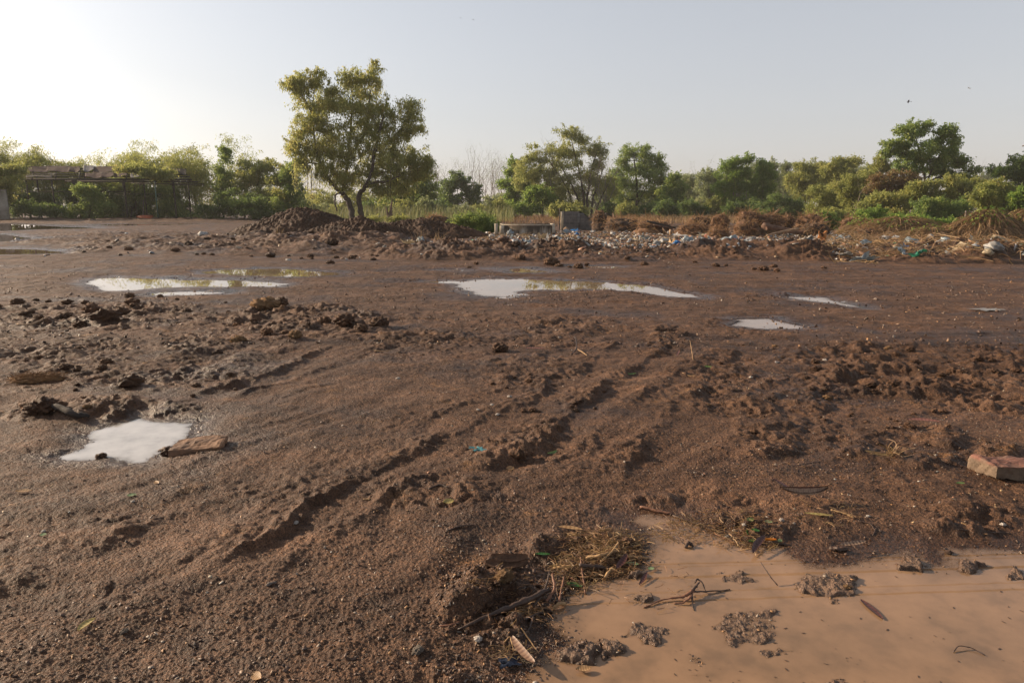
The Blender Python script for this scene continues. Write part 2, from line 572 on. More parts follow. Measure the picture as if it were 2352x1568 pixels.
    f5, c5 = voro(x * 16.0 + .4 * noise(x * 19, y * 19, 43), y * 16.0, 38)
    sml = np.sqrt(np.clip(.26 - f5 * f5, 0, 1)) * np.clip(c5 - .25, 0, 1)
    z += Rt * (.11 * big + .075 * mid + .045 * sml)
    z += Rt * .034 * fbm(x * 3.6, y * 3.6, 22, 3) + (.15 + .85 * np.clip(Rt, 0, 1)) * .010 * fbm(x * 13, y * 13, 23, 2) * dry
    far = np.clip(r / 14.0 - .6, 0, 1)
    z += lum * far * dry * (.3 + .9 * np.clip(noise(x * .45, y * .45, 39) + .4, 0, 1)) * (.09 * big + .13 * mid + .08 * sml + .06 * fbm(x * 5.5, y * 5.5, 25, 3))
    z += far * dry * np.clip(lum + .12, 0, 1) * .05 * fbm(x * 2.0, y * 2.0, 24, 3)
    # grains and crumbs
    n2 = np.clip(1.15 - r / 11.0, 0, 1)
    f3, c3 = voro(x * 27, y * 27, 35)
    gsel = np.clip(noise(x * 1.7, y * 1.7, 36) * .8 + .55, .12, 1)
    z += n2 * (.35 + .65 * dry) * gsel * .011 * np.clip(.62 - f3, 0, 1) * (.25 + c3)
    f4, c4 = voro(x * 62, y * 62, 37)
    z += n2 * (.45 + .55 * np.maximum(dry, islm)) * .0095 * np.clip(.65 - f4, 0, 1) * (.3 + c4)
    z += n2 * islm * .009 * np.clip(.6 - f3, 0, 1)
    z += dry * np.clip(r / 5.0 - .6, 0, 1) * (.011 * noise(x * .35 + .1 * y, y * 2.4, 29) + .022 * np.clip(fbm(x * .8, y * 1.4, 30, 2), 0, 1) * mid + .012 * fbm(x * 2.6, y * 2.6, 26, 3) + .010 * fbm(x * 1.1, y * 4.5, 27, 2) + .055 * np.clip(noise(x * .6, y * .6, 28) + .1, 0, 1) * sml)
    z = np.where(r > 140, z * .3, z)
    return z, wet, islm * (sdall < .3)

def gz(x, y):
    z, _, _ = ground_fn(np.array([x], float), np.array([y], float))
    return float(z[0])

def on_ground(u, v):
    """the ground point seen at a pixel, with the real height of the mud there"""
    z = 0.0
    for i in range(2):
        p = G(u, v, z)
        z = gz(p[0], p[1])
    return np.array([p[0], p[1], z])

def build_ground():
    a = math.radians(40)
    th_in = np.arange(-a, a, .0017)
    th_r = [a]
    st = .0017
    while th_r[-1] < math.pi - .001:
        st = min(st * 1.06, math.radians(5))
        th_r.append(min(th_r[-1] + st, math.pi))
    th_r = np.array(th_r[:-1])
    th = np.concatenate([-th_r[::-1][:-1] if False else -th_r[::-1], th_in[1:], th_r])
    th = np.unique(np.round(th, 7))
    rr = [.7]
    while rr[-1] < 1500:
        q = .0021 if rr[-1] < 9 else (.0026 if rr[-1] < 45 else (.008 if rr[-1] < 110 else .06))
        rr.append(rr[-1] * (1 + q))
    rr = np.array(rr)
    nt_, nr = len(th), len(rr)
    R2, T2 = np.meshgrid(rr, th, indexing='ij')
    x, y = (R2 * np.sin(T2)).ravel(), (R2 * np.cos(T2)).ravel()
    z = np.empty_like(x)
    wet = np.empty_like(x)
    ro = np.empty_like(x)
    C = 400000
    for i in range(0, len(x), C):
        z[i:i + C], wet[i:i + C], ro[i:i + C] = ground_fn(x[i:i + C], y[i:i + C])
    V = np.vstack([np.stack([x, y, z], 1), [[0, 0, 0]]])
    i = np.arange(nr - 1)[:, None] * nt_
    j = np.arange(nt_)[None, :]
    j2 = (j + 1) % nt_
    Q = np.stack([i + j, i + nt_ + j, i + nt_ + j2, i + j2], -1).reshape(-1, 4)[:, ::-1]
    c = len(V) - 1
    T = np.array([(c, k, (k + 1) % nt_) for k in range(nt_)])[:, ::-1]
    mb = MB()
    mb.add(V, Q, T)
    me = mb.mesh('mud_ground', M_MUD, smooth=True)
    for nm, arr in (('wet', wet), ('silt', ro)):
        at_ = me.attributes.new(nm, 'FLOAT', 'POINT')
        at_.data.foreach_set('value', np.concatenate([arr, [0]]).astype(np.float32))
    o = bpy.data.objects.new('mud_ground', me)
    COL.objects.link(o)
    tag(o, kind='structure')
    print('ground verts', len(V))

def mud_material(name, wet_attr=True, dark=1.0):
    m, nt, out = new_mat(name)
    p = N(nt, 'ShaderNodeBsdfPrincipled')
    pos = geo_pos(nt)
    n1 = noise_tex(nt, pos, .9, 6, .6)
    n2 = noise_tex(nt, pos, 5.0, 6, .65)
    n3 = noise_tex(nt, pos, 95.0, 3, .6)
    n4 = noise_tex(nt, pos, 34.0, 4, .6)
    base = ramp(nt, n2, [(.25, (.038, .0190, .0110)), (.5, (.083, .0425, .0235)), (.75, (.140, .075, .043))])
    base = mixc(nt, math_n(nt, 'MULTIPLY', ramp(nt, n1, [(.45, (0, 0, 0)), (.7, (1, 1, 1))]), .55), base, (.142, .080, .050))
    n5 = noise_tex(nt, pos, 2.3, 5, .7)
    och = ramp(nt, n5, [(.60, (0, 0, 0)), (.72, (1, 1, 1))])
    base = mixc(nt, math_n(nt, 'MULTIPLY', och, .60), base, (.25, .125, .048))
    mpp = nt.nodes.new('ShaderNodeMapping')
    mpp.inputs['Scale'].default_value = (.35, 2.2, 1)
    nt.links.new(pos, mpp.inputs['Vector'])
    n6 = noise_tex(nt, mpp.outputs[0], 1.0, 6, .65)
    base = mixc(nt, 1.0, base, ramp(nt, n6, [(.3, (.70, .68, .66)), (.5, (1, 1, 1)), (.72, (1.42, 1.38, 1.34))]), 'MULTIPLY')
    n7 = noise_tex(nt, pos, .55, 5, .6)
    damp = ramp(nt, n7, [(.50, (0, 0, 0)), (.62, (1, 1, 1))])
    base = mixc(nt, 1.0, base, mixc(nt, damp, (1.06, 1.06, 1.06), (.66, .64, .63)), 'MULTIPLY')
    n8 = noise_tex(nt, pos, 210.0, 2, .6)
    sp = ramp(nt, n3, [(.30, (.42, .42, .42)), (.5, (1, 1, 1)), (.70, (1.75, 1.68, 1.55))])
    base = mixc(nt, 1.0, base, ramp(nt, n8, [(.32, (.6, .6, .6)), (.5, (1, 1, 1)), (.68, (1.5, 1.46, 1.4))]), 'MULTIPLY')
    base = mixc(nt, 1.0, base, sp, 'MULTIPLY')
    sp2 = ramp(nt, n4, [(.3, (.7, .7, .7)), (.7, (1.3, 1.28, 1.25))])
    base = mixc(nt, 1.0, base, sp2, 'MULTIPLY')
    rough = .78
    if dark != 1.0:
        base = mixc(nt, 1.0, base, (dark, dark * .97, dark * .95), 'MULTIPLY')
    if wet_attr:
        w = N(nt, 'ShaderNodeAttribute', attribute_name='wet').outputs['Fac']
        wd = mixc(nt, w, (1, 1, 1), (.66, .63, .62))
        base = mixc(nt, 1.0, base, wd, 'MULTIPLY')
        isl_ = N(nt, 'ShaderNodeAttribute', attribute_name='silt').outputs['Fac']
        base = mixc(nt, math_n(nt, 'MULTIPLY', isl_, .62), base, mixc(nt, n4, (.13, .085, .06), (.30, .20, .14)))
        rr = N(nt, 'ShaderNodeMapRange')
        rr.inputs['To Min'].default_value = .72
        rr.inputs['To Max'].default_value = .30
        nt.links.new(w, rr.inputs['Value'])
        nt.links.new(math_n(nt, 'SUBTRACT', rr.outputs[0], math_n(nt, 'MULTIPLY', damp, .22), True), p.inputs['Roughness'])
    else:
        p.inputs['Roughness'].default_value = rough
    nt.links.new(base, p.inputs['Base Color'])
    p.inputs['Specular IOR Level'].default_value = .28
    b = N(nt, 'ShaderNodeBump')
    b.inputs['Distance'].default_value = .020
    b.inputs['Strength'].default_value = .9
    h = math_n(nt, 'ADD', math_n(nt, 'MULTIPLY', n3, .7), n4)
    nt.links.new(h, b.inputs['Height'])
    nt.links.new(b.outputs[0], p.inputs['Normal'])
    nt.links.new(p.outputs[0], out.inputs[0])
    return m

M_MUD = mud_material('wet_brown_mud')
M_DIRT = mud_material('dry_dirt', False, .62)

def water_material(name='murky_water', k=1.0, sat=1.0):
    m, nt, out = new_mat(name)
    p = N(nt, 'ShaderNodeBsdfPrincipled')
    pos = geo_pos(nt)
    n1 = noise_tex(nt, pos, 1.1, 4, .55)
    n2 = noise_tex(nt, pos, 6.0, 5, .6)
    c = ramp(nt, n1, [(.3, (.30, .205, .142)), (.5, (.39, .262, .178)), (.7, (.46, .305, .205))])
    c = mixc(nt, .55, c, ramp(nt, n2, [(.33, (.22, .155, .11)), (.5, (.38, .255, .175)), (.65, (.47, .315, .215))]))
    hs_ = nt.nodes.new('ShaderNodeHueSaturation')
    hs_.inputs['Saturation'].default_value = sat
    nt.links.new(c, hs_.inputs['Color'])
    c = mixc(nt, 1.0, hs_.outputs[0], (k, k, k), 'MULTIPLY')
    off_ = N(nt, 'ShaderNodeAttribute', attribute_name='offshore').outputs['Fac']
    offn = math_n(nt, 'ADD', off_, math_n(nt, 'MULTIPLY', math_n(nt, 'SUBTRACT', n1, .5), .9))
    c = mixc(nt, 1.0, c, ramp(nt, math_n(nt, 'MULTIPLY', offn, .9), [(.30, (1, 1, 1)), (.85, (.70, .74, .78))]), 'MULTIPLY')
    nt.links.new(c, p.inputs['Base Color'])
    dp_ = N(nt, 'ShaderNodeAttribute', attribute_name='depth').outputs['Fac']
    al = math_n(nt, 'SUBTRACT', 1.0, math_n(nt, 'EXPONENT', math_n(nt, 'MULTIPLY', dp_, -420.0)), True)
    nt.links.new(al, p.inputs['Alpha'])
    p.inputs['Roughness'].default_value = .012
    p.inputs['IOR'].default_value = 1.40
    p.inputs['Specular IOR Level'].default_value = .5
    b = N(nt, 'ShaderNodeBump')
    b.inputs['Distance'].default_value = .0003
    b.inputs['Strength'].default_value = .25
    nt.links.new(noise_tex(nt, pos, 5, 2, .5), b.inputs['Height'])
    nt.links.new(b.outputs[0], p.inputs['Normal'])
    nt.links.new(p.outputs[0], out.inputs[0])
    return m
M_WATER = water_material('silty_water', .75, 1.2)
M_WATER2 = water_material('brown_puddle_water', .68)
M_WATER3 = water_material('pale_silt_sky_water', 1.2, .12)  # pale silt, whitened further: sky reflection painted into the water colour

def build_water():
    for nm, lev, P, nz, sl_ in PW:
        sc = max(1.0, np.hypot(*P.mean(0)) / 7.0)
        off = .10 * sc + nz * .6
        cell = .022 * sc
        gx = np.arange(P[:, 0].min() - off, P[:, 0].max() + off + cell, cell)
        gy = np.arange(P[:, 1].min() - off, P[:, 1].max() + off + cell, cell)
        X, Y = np.meshgrid(gx + cell / 2, gy + cell / 2, indexing='ij')
        d, _, _ = seg_dist(X.ravel(), Y.ravel(), P, True)
        keep = (inside(X.ravel(), Y.ravel(), P) | (d < off)).reshape(X.shape)[:-1, :-1]
        a, b = np.nonzero(keep)
        n = len(gy)
        Q = np.stack([a * n + b, (a + 1) * n + b, (a + 1) * n + b + 1, a * n + b + 1], 1)
        used, inv = np.unique(Q, return_inverse=True)
        XX, YY = np.meshgrid(gx, gy, indexing='ij')
        V = np.stack([XX.ravel(), YY.ravel(), np.full(XX.size, lev)], 1)[used]
        dep = np.maximum(lev - ground_fn(V[:, 0], V[:, 1])[0], 0)
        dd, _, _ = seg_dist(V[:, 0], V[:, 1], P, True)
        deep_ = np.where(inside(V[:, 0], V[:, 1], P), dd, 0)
        mb = MB()
        mb.add(V, inv.reshape(-1, 4))
        me_ = None
        o = mb.obj('puddle_water', M_WATER if P is PW[0][2] else (M_WATER3 if P is PW[1][2] else M_WATER2))
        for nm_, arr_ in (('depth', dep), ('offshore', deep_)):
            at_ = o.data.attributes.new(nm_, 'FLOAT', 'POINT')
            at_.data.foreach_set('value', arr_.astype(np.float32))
        tag(o, kind='structure')

build_ground()
build_water()
# ------------------------------------------------------------------ plants
GREEN = [(.0, (0.047, 0.090, 0.022)), (.45, (0.108, 0.182, 0.039)), (.8, (0.202, 0.268, 0.055)), (1, (0.320, 0.343, 0.075))]
OLIVE = [(.0, (0.085, 0.112, 0.030)), (.45, (0.182, 0.209, 0.051)), (.8, (0.278, 0.289, 0.074)), (1, (0.428, 0.365, 0.108))]
BRIGHT_ = [(.0, (0.060, 0.128, 0.018)), (.45, (0.120, 0.224, 0.030)), (.8, (0.194, 0.299, 0.045)), (1, (0.299, 0.344, 0.075))]
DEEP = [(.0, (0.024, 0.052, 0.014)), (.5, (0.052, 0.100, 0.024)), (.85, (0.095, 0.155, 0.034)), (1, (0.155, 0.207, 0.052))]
BAMBOO = [(.0, (0.078, 0.104, 0.024)), (.45, (0.174, 0.209, 0.049)), (.8, (0.278, 0.287, 0.070)), (1, (0.418, 0.313, 0.104))]
GREYG = [(.0, (0.076, 0.109, 0.050)), (.5, (0.143, 0.185, 0.084)), (1, (0.235, 0.260, 0.126))]
BRIGHT = [(p_, tuple(q_ * .8 for q_ in c_)) for p_, c_ in BRIGHT_]
RUSTY = [(.0, (0.098, 0.049, 0.022)), (.5, (0.168, 0.091, 0.042)), (.8, (0.140, 0.126, 0.042)), (1, (0.252, 0.154, 0.084))]
STRAW = [(.0, (.11, .060, .030)), (.5, (.23, .135, .068)), (1, (.38, .25, .135))]
REED = [(.0, (.055, .085, .03)), (.5, (.11, .13, .05)), (1, (.24, .22, .10))]
DRYRED = [(.0, (.13, .06, .03)), (.5, (.24, .12, .06)), (1, (.34, .19, .10))]
L = {k: leaf_mat('leaves_' + k, s) for k, s in dict(green=GREEN, olive=OLIVE, bright=BRIGHT, deep=DEEP, bamboo=BAMBOO, greyish=GREYG, rusty=RUSTY).items()}
L['straw'] = leaf_mat('dry_straw', STRAW, .2)
L['reed'] = leaf_mat('reed_blades', REED, .35)
L['dryred'] = leaf_mat('dead_weeds', DRYRED, .25)
BARK = simple_mat('dark_bark', (.060, .044, .034), (.028, .020, .016), 3, .9, .03, 12)
PALEBARK = simple_mat('pale_bark', (.26, .21, .16), (.15, .115, .085), 2, .85, .01, 12)
GREYBARK = simple_mat('grey_twig', (.20, .165, .14), (.11, .085, .07), 2, .9)
CULM = simple_mat('bamboo_culm', (.14, .13, .05), (.07, .06, .03), 1, .6)

def leaves(mb, C, rs, ln=.22, wd=.09, droop=.5, tint=None):
    """one small quad leaf at each point"""
    n = len(C)
    d = rs.normal(size=(n, 3))
    d[:, 2] -= droop * 1.3
    d /= np.linalg.norm(d, axis=1)[:, None]
    q = rs.normal(size=(n, 3))
    w = np.cross(d, q)
    w /= np.linalg.norm(w, axis=1)[:, None] + 1e-9
    l = ln * (.6 + .8 * rs.rand(n))[:, None]
    ww = wd * (.6 + .8 * rs.rand(n))[:, None]
    a = C
    b = C + d * l * .45 + w * ww * .5
    c = C + d * l
    e = C + d * l * .45 - w * ww * .5
    V = np.stack([a, b, c, e], 1).reshape(-1, 3)
    Q = np.arange(n * 4).reshape(-1, 4)
    t = rs.rand(n) if tint is None else tint
    mb.add(V, Q, None, np.repeat(np.clip(t, 0, 1), 4))

def crown_points(rs, c, r, n, per=34, sig=.42, droop=.3, shell=.42):
    """leaf positions in clumps spread through an ellipsoid"""
    K = max(5, int(n / per))
    d = rs.normal(size=(K, 3))
    d /= np.linalg.norm(d, axis=1)[:, None]
    rad = rs.rand(K) ** shell
    far_ = rs.rand(K) < .16
    rad = np.where(far_, 1.0 + .28 * rs.rand(K), rad)
    cc = c + d * rad[:, None] * r
    ct = rs.rand(K)
    idx = rs.randint(0, K, n)
    sg = sig * (.55 + .9 * rs.rand(K))
    off = np.clip(rs.normal(size=(n, 3)), -1.7, 1.7) * sg[idx][:, None] * np.array([1, 1, .75])
    off += (d * r)[idx] * (rs.normal(size=n) * .13)[:, None]
    off[:, 2] -= np.abs(rs.normal(size=n)) * sig * droop
    t = .55 * ct[idx] + .45 * rs.rand(n)
    return cc[idx] + off, t, cc

def smooth_path(P, n=10):
    P = np.asarray(P, float)
    t = np.linspace(0, len(P) - 1, n)
    out = np.stack([np.interp(t, np.arange(len(P)), P[:, k]) for k in range(P.shape[1])], 1)
    o = out.copy()
    for _ in range(2):
        o[1:-1] = (o[:-2] + 2 * o[1:-1] + o[2:]) / 4
    return o

def plant(name, label, cat, base, blobs, n, mat='green', leaf=(.24, .10), trunks=None, bark=None, seed=1, Y=None, deep=1.0,
          sig=.42, droop=.3, per=34, group=None, limbs=True, extra=None, shell=.42, tw=1.0, vines=None, tint_shift=0.0, trunk_name='trunk', twigs=3, lobes=11, lobe=.22, sprays=4):
    """a tree or bush: blobs = crown lobes in picture pixels (u, v, ru, rv), set at the plant's own distance with real depth"""
    rs = np.random.RandomState(seed)
    if Y is None:
        Y = G(*base)[1]
    s = pxsize(Y)
    sig = min(sig, 7.0 * s)
    b0 = at(base[0], base[1], Y)
    z0 = gz(b0[0], b0[1])
    root = empty(name, (b0[0], b0[1], z0), label, cat, group)
    lv = MB()
    wd = MB()
    br = np.array([bb[2] * bb[3] for bb in blobs], float)
    br = br ** .8
    br /= br.sum()
    starts = []
    if trunks is None:
        trunks = [[(base[0], base[1], 2.2 * tw), (base[0] + rs.uniform(-6, 6), min(bb[1] for bb in blobs) * .4 + base[1] * .6, 1.2 * tw)]]
    for tr in trunks:
        P = np.array([at(p[0], p[1], Y + (p[3] if len(p) > 3 else 0)) for p in tr])
        if abs(tr[0][1] - base[1]) < 12:
            P[0, 2] = min(P[0, 2], z0 - .15)
        R = np.array([p[2] * s for p in tr])
        Q = smooth_path(np.hstack([P, R[:, None]]), max(4, len(P) * 4))
        k = len(Q)
        jit = rs.normal(size=(k, 3)) * (Q[:, 3:4] * .25)
        jit[0] = 0
        wd.tube(Q[:, :3] + jit, Q[:, 3], 7)
        starts += [(Q[i, :3], Q[i, 3]) for i in range(k // 3, k)]
    for bb, f in zip(blobs, br):
        dy = bb[4] if len(bb) > 4 else rs.uniform(-.5, .5) * bb[2] * s * deep
        c = at(bb[0], bb[1], Y + dy)
        r = np.array([bb[2] * s, .5 * (bb[2] + bb[3]) * s * deep, bb[3] * s])
        m = int(n * f)
        # a lobe is a crowd of unequal leaf clumps with gaps between them
        ns = lobes
        d_ = rs.normal(size=(ns, 3))
        d_ /= np.linalg.norm(d_, axis=1)[:, None]
        sc_ = c + d_ * (rs.rand(ns) ** .42 * 1.0)[:, None] * r
        sr_ = lobe + .36 * rs.rand(ns) ** 1.5
        wt_ = sr_ ** 1.7 / np.sum(sr_ ** 1.7)
        cc = sc_
        for q_ in range(ns):
            pts, t, _ = crown_points(rs, sc_[q_], np.maximum(r * sr_[q_], .25) * np.array([1.1, 1.1, .85]), max(4, int(m * wt_[q_])), 26, sig * .62, droop, shell)
            pts[:, 2] = np.maximum(pts[:, 2], z0 + .05)
            leaves(lv, pts, rs, leaf[0], leaf[1], droop + .3, np.clip(t + tint_shift + rs.uniform(-.16, .16), 0, 1))
        # loose sprays that break the outline
        for q_ in range(sprays):
            d0 = rs.normal(size=3)
            d0[2] = abs(d0[2]) * 1.3 + .15
            d0 /= np.linalg.norm(d0)
            p0 = c + d0 * r * .75
            ln_ = (7 + 13 * rs.rand()) * s
            d1 = d0 + rs.normal(size=3) * .3 + np.array([0, 0, .35])
            d1 /= np.linalg.norm(d1)
            tt = np.linspace(0, 1, 7)[:, None]
            Pq = p0 + d1 * tt * ln_ - np.array([0, 0, 1.0]) * (tt ** 2) * ln_ * .25
            lv.tube(Pq[::2], np.linspace(.014, .005, 4) * max(1, Y / 60), 3, False, 0.0)
            k_ = int(22 + 30 * rs.rand())
            tq = rs.rand(k_)
            C_ = p0 + d1 * tq[:, None] * ln_ - np.array([0, 0, 1.0]) * (tq[:, None] ** 2) * ln_ * .25 + rs.normal(size=(k_, 3)) * 1.5 * s
            leaves(lv, C_, rs, leaf[0] * .95, leaf[1] * .9, droop + .3, np.clip(.35 + .5 * rs.rand(k_) + tint_shift, 0, 1))
        if limbs and starts:
            low = [q for q in starts if q[0][2] < c[2] + .2 * r[2]] or starts
            q = min(low, key=lambda q: np.linalg.norm(q[0] - c))
            mid = (q[0] + c) / 2 + np.array([0, 0, .12 * np.linalg.norm(q[0] - c)])
            r0 = min(q[1] * .6, .10 * tw * max(1, Y / 60))
            path = smooth_path([q[0], mid, c], 7)
            wd.tube(path, np.linspace(r0, r0 * .35, 7), 5, False)
            for cl in cc[rs.permutation(len(cc))[:twigs + int(len(cc) / 14)]]:
                q0 = path[rs.randint(3, 7)]
                mm = (q0 + cl) / 2 + rs.normal(size=3) * .15
                wd.tube([q0, mm, cl], [r0 * .4, r0 * .25, r0 * .08], 4, False)
    if vines:
        for (u, v0, v1, w_, k) in vines:
            for i in range(k):
                uu = u + rs.uniform(-w_, w_)
                dy = rs.uniform(-2.5, 2.5)
                a = at(uu, v0 + rs.uniform(-12, 12), Y + dy)
                e = at(uu + rs.uniform(-3, 3), v1 + rs.uniform(-28, 10), Y + dy)
                mcount = 12
                tt = np.linspace(0, 1, mcount)[:, None]
                P = a * (1 - tt) + e * tt
                wd.tube(P[::3], .012, 3, False)
                leaves(lv, P + rs.normal(size=P.shape) * .12, rs, leaf[0] * .9, leaf[1] * .8, 1.2, np.clip(.55 + .45 * rs.rand(mcount), 0, 1))
    lv.obj('crown' if cat == 'tree' else 'foliage', L[mat] if isinstance(mat, str) else mat, root)
    if wd.n:
        wd.obj(trunk_name, bark or BARK, root)
    return root

def bare_tree(name, label, u, vb, vt, seed, Y=None, width=26, nb=26, bark=None, mat='olive', nl=0, group=None, r0=1.3, stems=1, cat='tree', fork=.35):
    """a leafless tree: stems that fork again and again"""
    rs = np.random.RandomState(seed)
    if Y is None:
        Y = G(u, vb)[1]
    s = pxsize(Y)
    b0 = at(u, vb, Y)
    z0 = gz(b0[0], b0[1])
    root = empty(name, (b0[0], b0[1], z0), label, cat, group)
    wd, lv = MB(), MB()
    tips = []
    Hh = (vb - vt) * s
    def grow(p, d, ln, r, lvl):
        n = 5
        P = [p]
        dd = d.copy()
        for i in range(n):
            dd = dd + rs.normal(size=3) * .12
            dd[2] += .05
            dd /= np.linalg.norm(dd)
            P.append(P[-1] + dd * ln / n)
        wd.tube(P, np.linspace(r, r * .55, n + 1), 5 if lvl < 2 else 3, False)
        tips.append(P[-1])
        if lvl < 4 and len(tips) < nb * stems * 4:
            for i in range(rs.randint(2, 4)):
                nd = dd + rs.normal(size=3) * .42
                nd[2] = abs(nd[2]) * .8 + .2
                nd /= np.linalg.norm(nd)
                grow(P[-1 - rs.randint(0, 2)], nd, ln * rs.uniform(.5, .75), r * .5, lvl + 1)
    for k in range(stems):
        d = np.array([rs.normal() * .12 * (1 + .8 * (stems > 1)), rs.normal() * .1, 1.0])
        d /= np.linalg.norm(d)
        o = np.array([rs.uniform(-1, 1) * .3 * (stems > 1), rs.uniform(-.3, .3) * (stems > 1), -.15])
        grow(np.array([b0[0], b0[1], z0]) + o, d, Hh * (1 - fork) * rs.uniform(.9, 1.05), r0 * s * (.8 + .4 * rs.rand()), 1)
    wd.obj('trunk', bark or GREYBARK, root)
    if nl:
        tp = np.array(tips)
        idx = rs.randint(0, len(tp), nl)
        leaves(lv, tp[idx] + rs.normal(size=(nl, 3)) * .35, rs, .22, .1, .4)
        lv.obj('crown', L[mat], root)
    return root

def bamboo(label, u, vb, vt, w, seed, Y, n=14, nl=9000, group=None, mat='bamboo', lean=0.0, low=.25):
    """a clump of arching culms with hanging sprays of narrow leaves"""
    rs = np.random.RandomState(seed)
    s = pxsize(Y)
    b0 = at(u, vb, Y)
    z0 = gz(b0[0], b0[1])
    root = empty('bamboo_clump', (b0[0], b0[1], z0), label, 'bamboo', group)
    st, lv = MB(), MB()
    Hh = (vb - vt) * s
    for k in range(n):
        h = Hh * (.62 + .38 * rs.rand()) if k else Hh
        an = rs.uniform(0, 2 * math.pi)
        out = w * s * (.35 + .65 * rs.rand())
        dx, dy = math.cos(an) * out + lean * s, math.sin(an) * out
        t = np.linspace(0, 1, 11)
        P = np.stack([b0[0] + math.cos(an) * .5 + dx * t ** 2.1, b0[1] + math.sin(an) * .5 + dy * t ** 2.1, z0 - .1 + h * (t - .12 * t ** 5)], 1)
        st.tube(P, np.linspace(.045, .010, 11), 4, False)
        m = nl // n
        ns = 26
        ts = low + (1.0 - low) * rs.rand(ns) ** .75
        C = np.stack([np.interp(ts, t, P[:, i]) for i in range(3)], 1)
        C += rs.normal(size=C.shape) * np.array([.65, .65, .38])
        tn = rs.rand(ns)
        idx = rs.randint(0, ns, m)
        q = C[idx] + rs.normal(size=(m, 3)) * np.array([.30, .30, .22])
        leaves(lv, q, rs, .34, .075, 1.0, .5 * tn[idx] + .5 * rs.rand(m))
    st.obj('culms', CULM, root)
    lv.obj('foliage', L[mat], root)
    return root

def blades(mb, C, rs, h=1.0, w=.02, lean=.35, seg=3):
    """upright grass blades"""
    n = len(C)
    an = rs.rand(n) * 2 * math.pi
    ln = np.abs(rs.normal(size=n)) * lean * h
    hh = h * (.5 + .7 * rs.rand(n))
    sd = np.stack([-np.sin(an), np.cos(an), np.zeros(n)], 1)
    Vs = []
    for k in range(seg + 1):
        t = k / seg
        p = C + np.stack([np.cos(an) * ln * t * t, np.sin(an) * ln * t * t, hh * (t - .18 * t * t)], 1)
        ww = w * (1 - .85 * t)
        Vs += [p - sd * ww, p + sd * ww]
    V = np.stack(Vs, 1).reshape(-1, 3)
    m = 2 * (seg + 1)
    i = np.arange(n)[:, None] * m
    Q = np.concatenate([np.stack([i + 2 * k, i + 2 * k + 1, i + 2 * k + 3, i + 2 * k + 2], -1).reshape(-1, 4) for k in range(seg)])
    mb.add(V, Q, None, np.repeat(rs.rand(n), m))

def strands(mb, A, B, rs, sag=.3, w=.01, k=6, jit=.08):
    """thin dry stems running from points A to points B"""
    n = len(A)
    d = B - A
    sd = np.cross(d, rs.normal(size=(n, 3)))
    sd /= np.linalg.norm(sd, axis=1)[:, None] + 1e-9
    Vs = []
    sg = sag * (rs.rand(n) * 1.4 - .4)
    bend = rs.normal(size=(n, 3)) * jit * np.linalg.norm(d, axis=1)[:, None]
    for i in range(k + 1):
        t = i / k
        p = A + d * t + bend * math.sin(math.pi * t)
        p[:, 2] += sg * math.sin(math.pi * t)
        Vs += [p - sd * w, p + sd * w]
    V = np.stack(Vs, 1).reshape(-1, 3)
    m = 2 * (k + 1)
    i = np.arange(n)[:, None] * m
    Q = np.concatenate([np.stack([i + 2 * q, i + 2 * q + 1, i + 2 * q + 3, i + 2 * q + 2], -1).reshape(-1, 4) for q in range(k)])
    mb.add(V, Q, None, np.repeat(rs.rand(n), m))

def scatter_px(rs, n, u0, u1, v0, v1):
    """n ground points spread evenly over the ground seen between pixel rows"""
    y0, y1 = G(0, v1)[1], G(0, v0)[1]
    Y = np.sqrt(rs.rand(n) * (y1 * y1 - y0 * y0) + y0 * y0)
    u = u0 + (u1 - u0) * rs.rand(n)
    k = fbm(u * .035, Y * .9, 55, 2) + rs.rand(n) * .8 - .3 > 0
    Y, u = Y[k], u[k]
    x = (u - 1176) / FL * (Y * CP + H * SP)
    z, _, _ = ground_fn(x, Y)
    return np.stack([x, Y, z], 1)

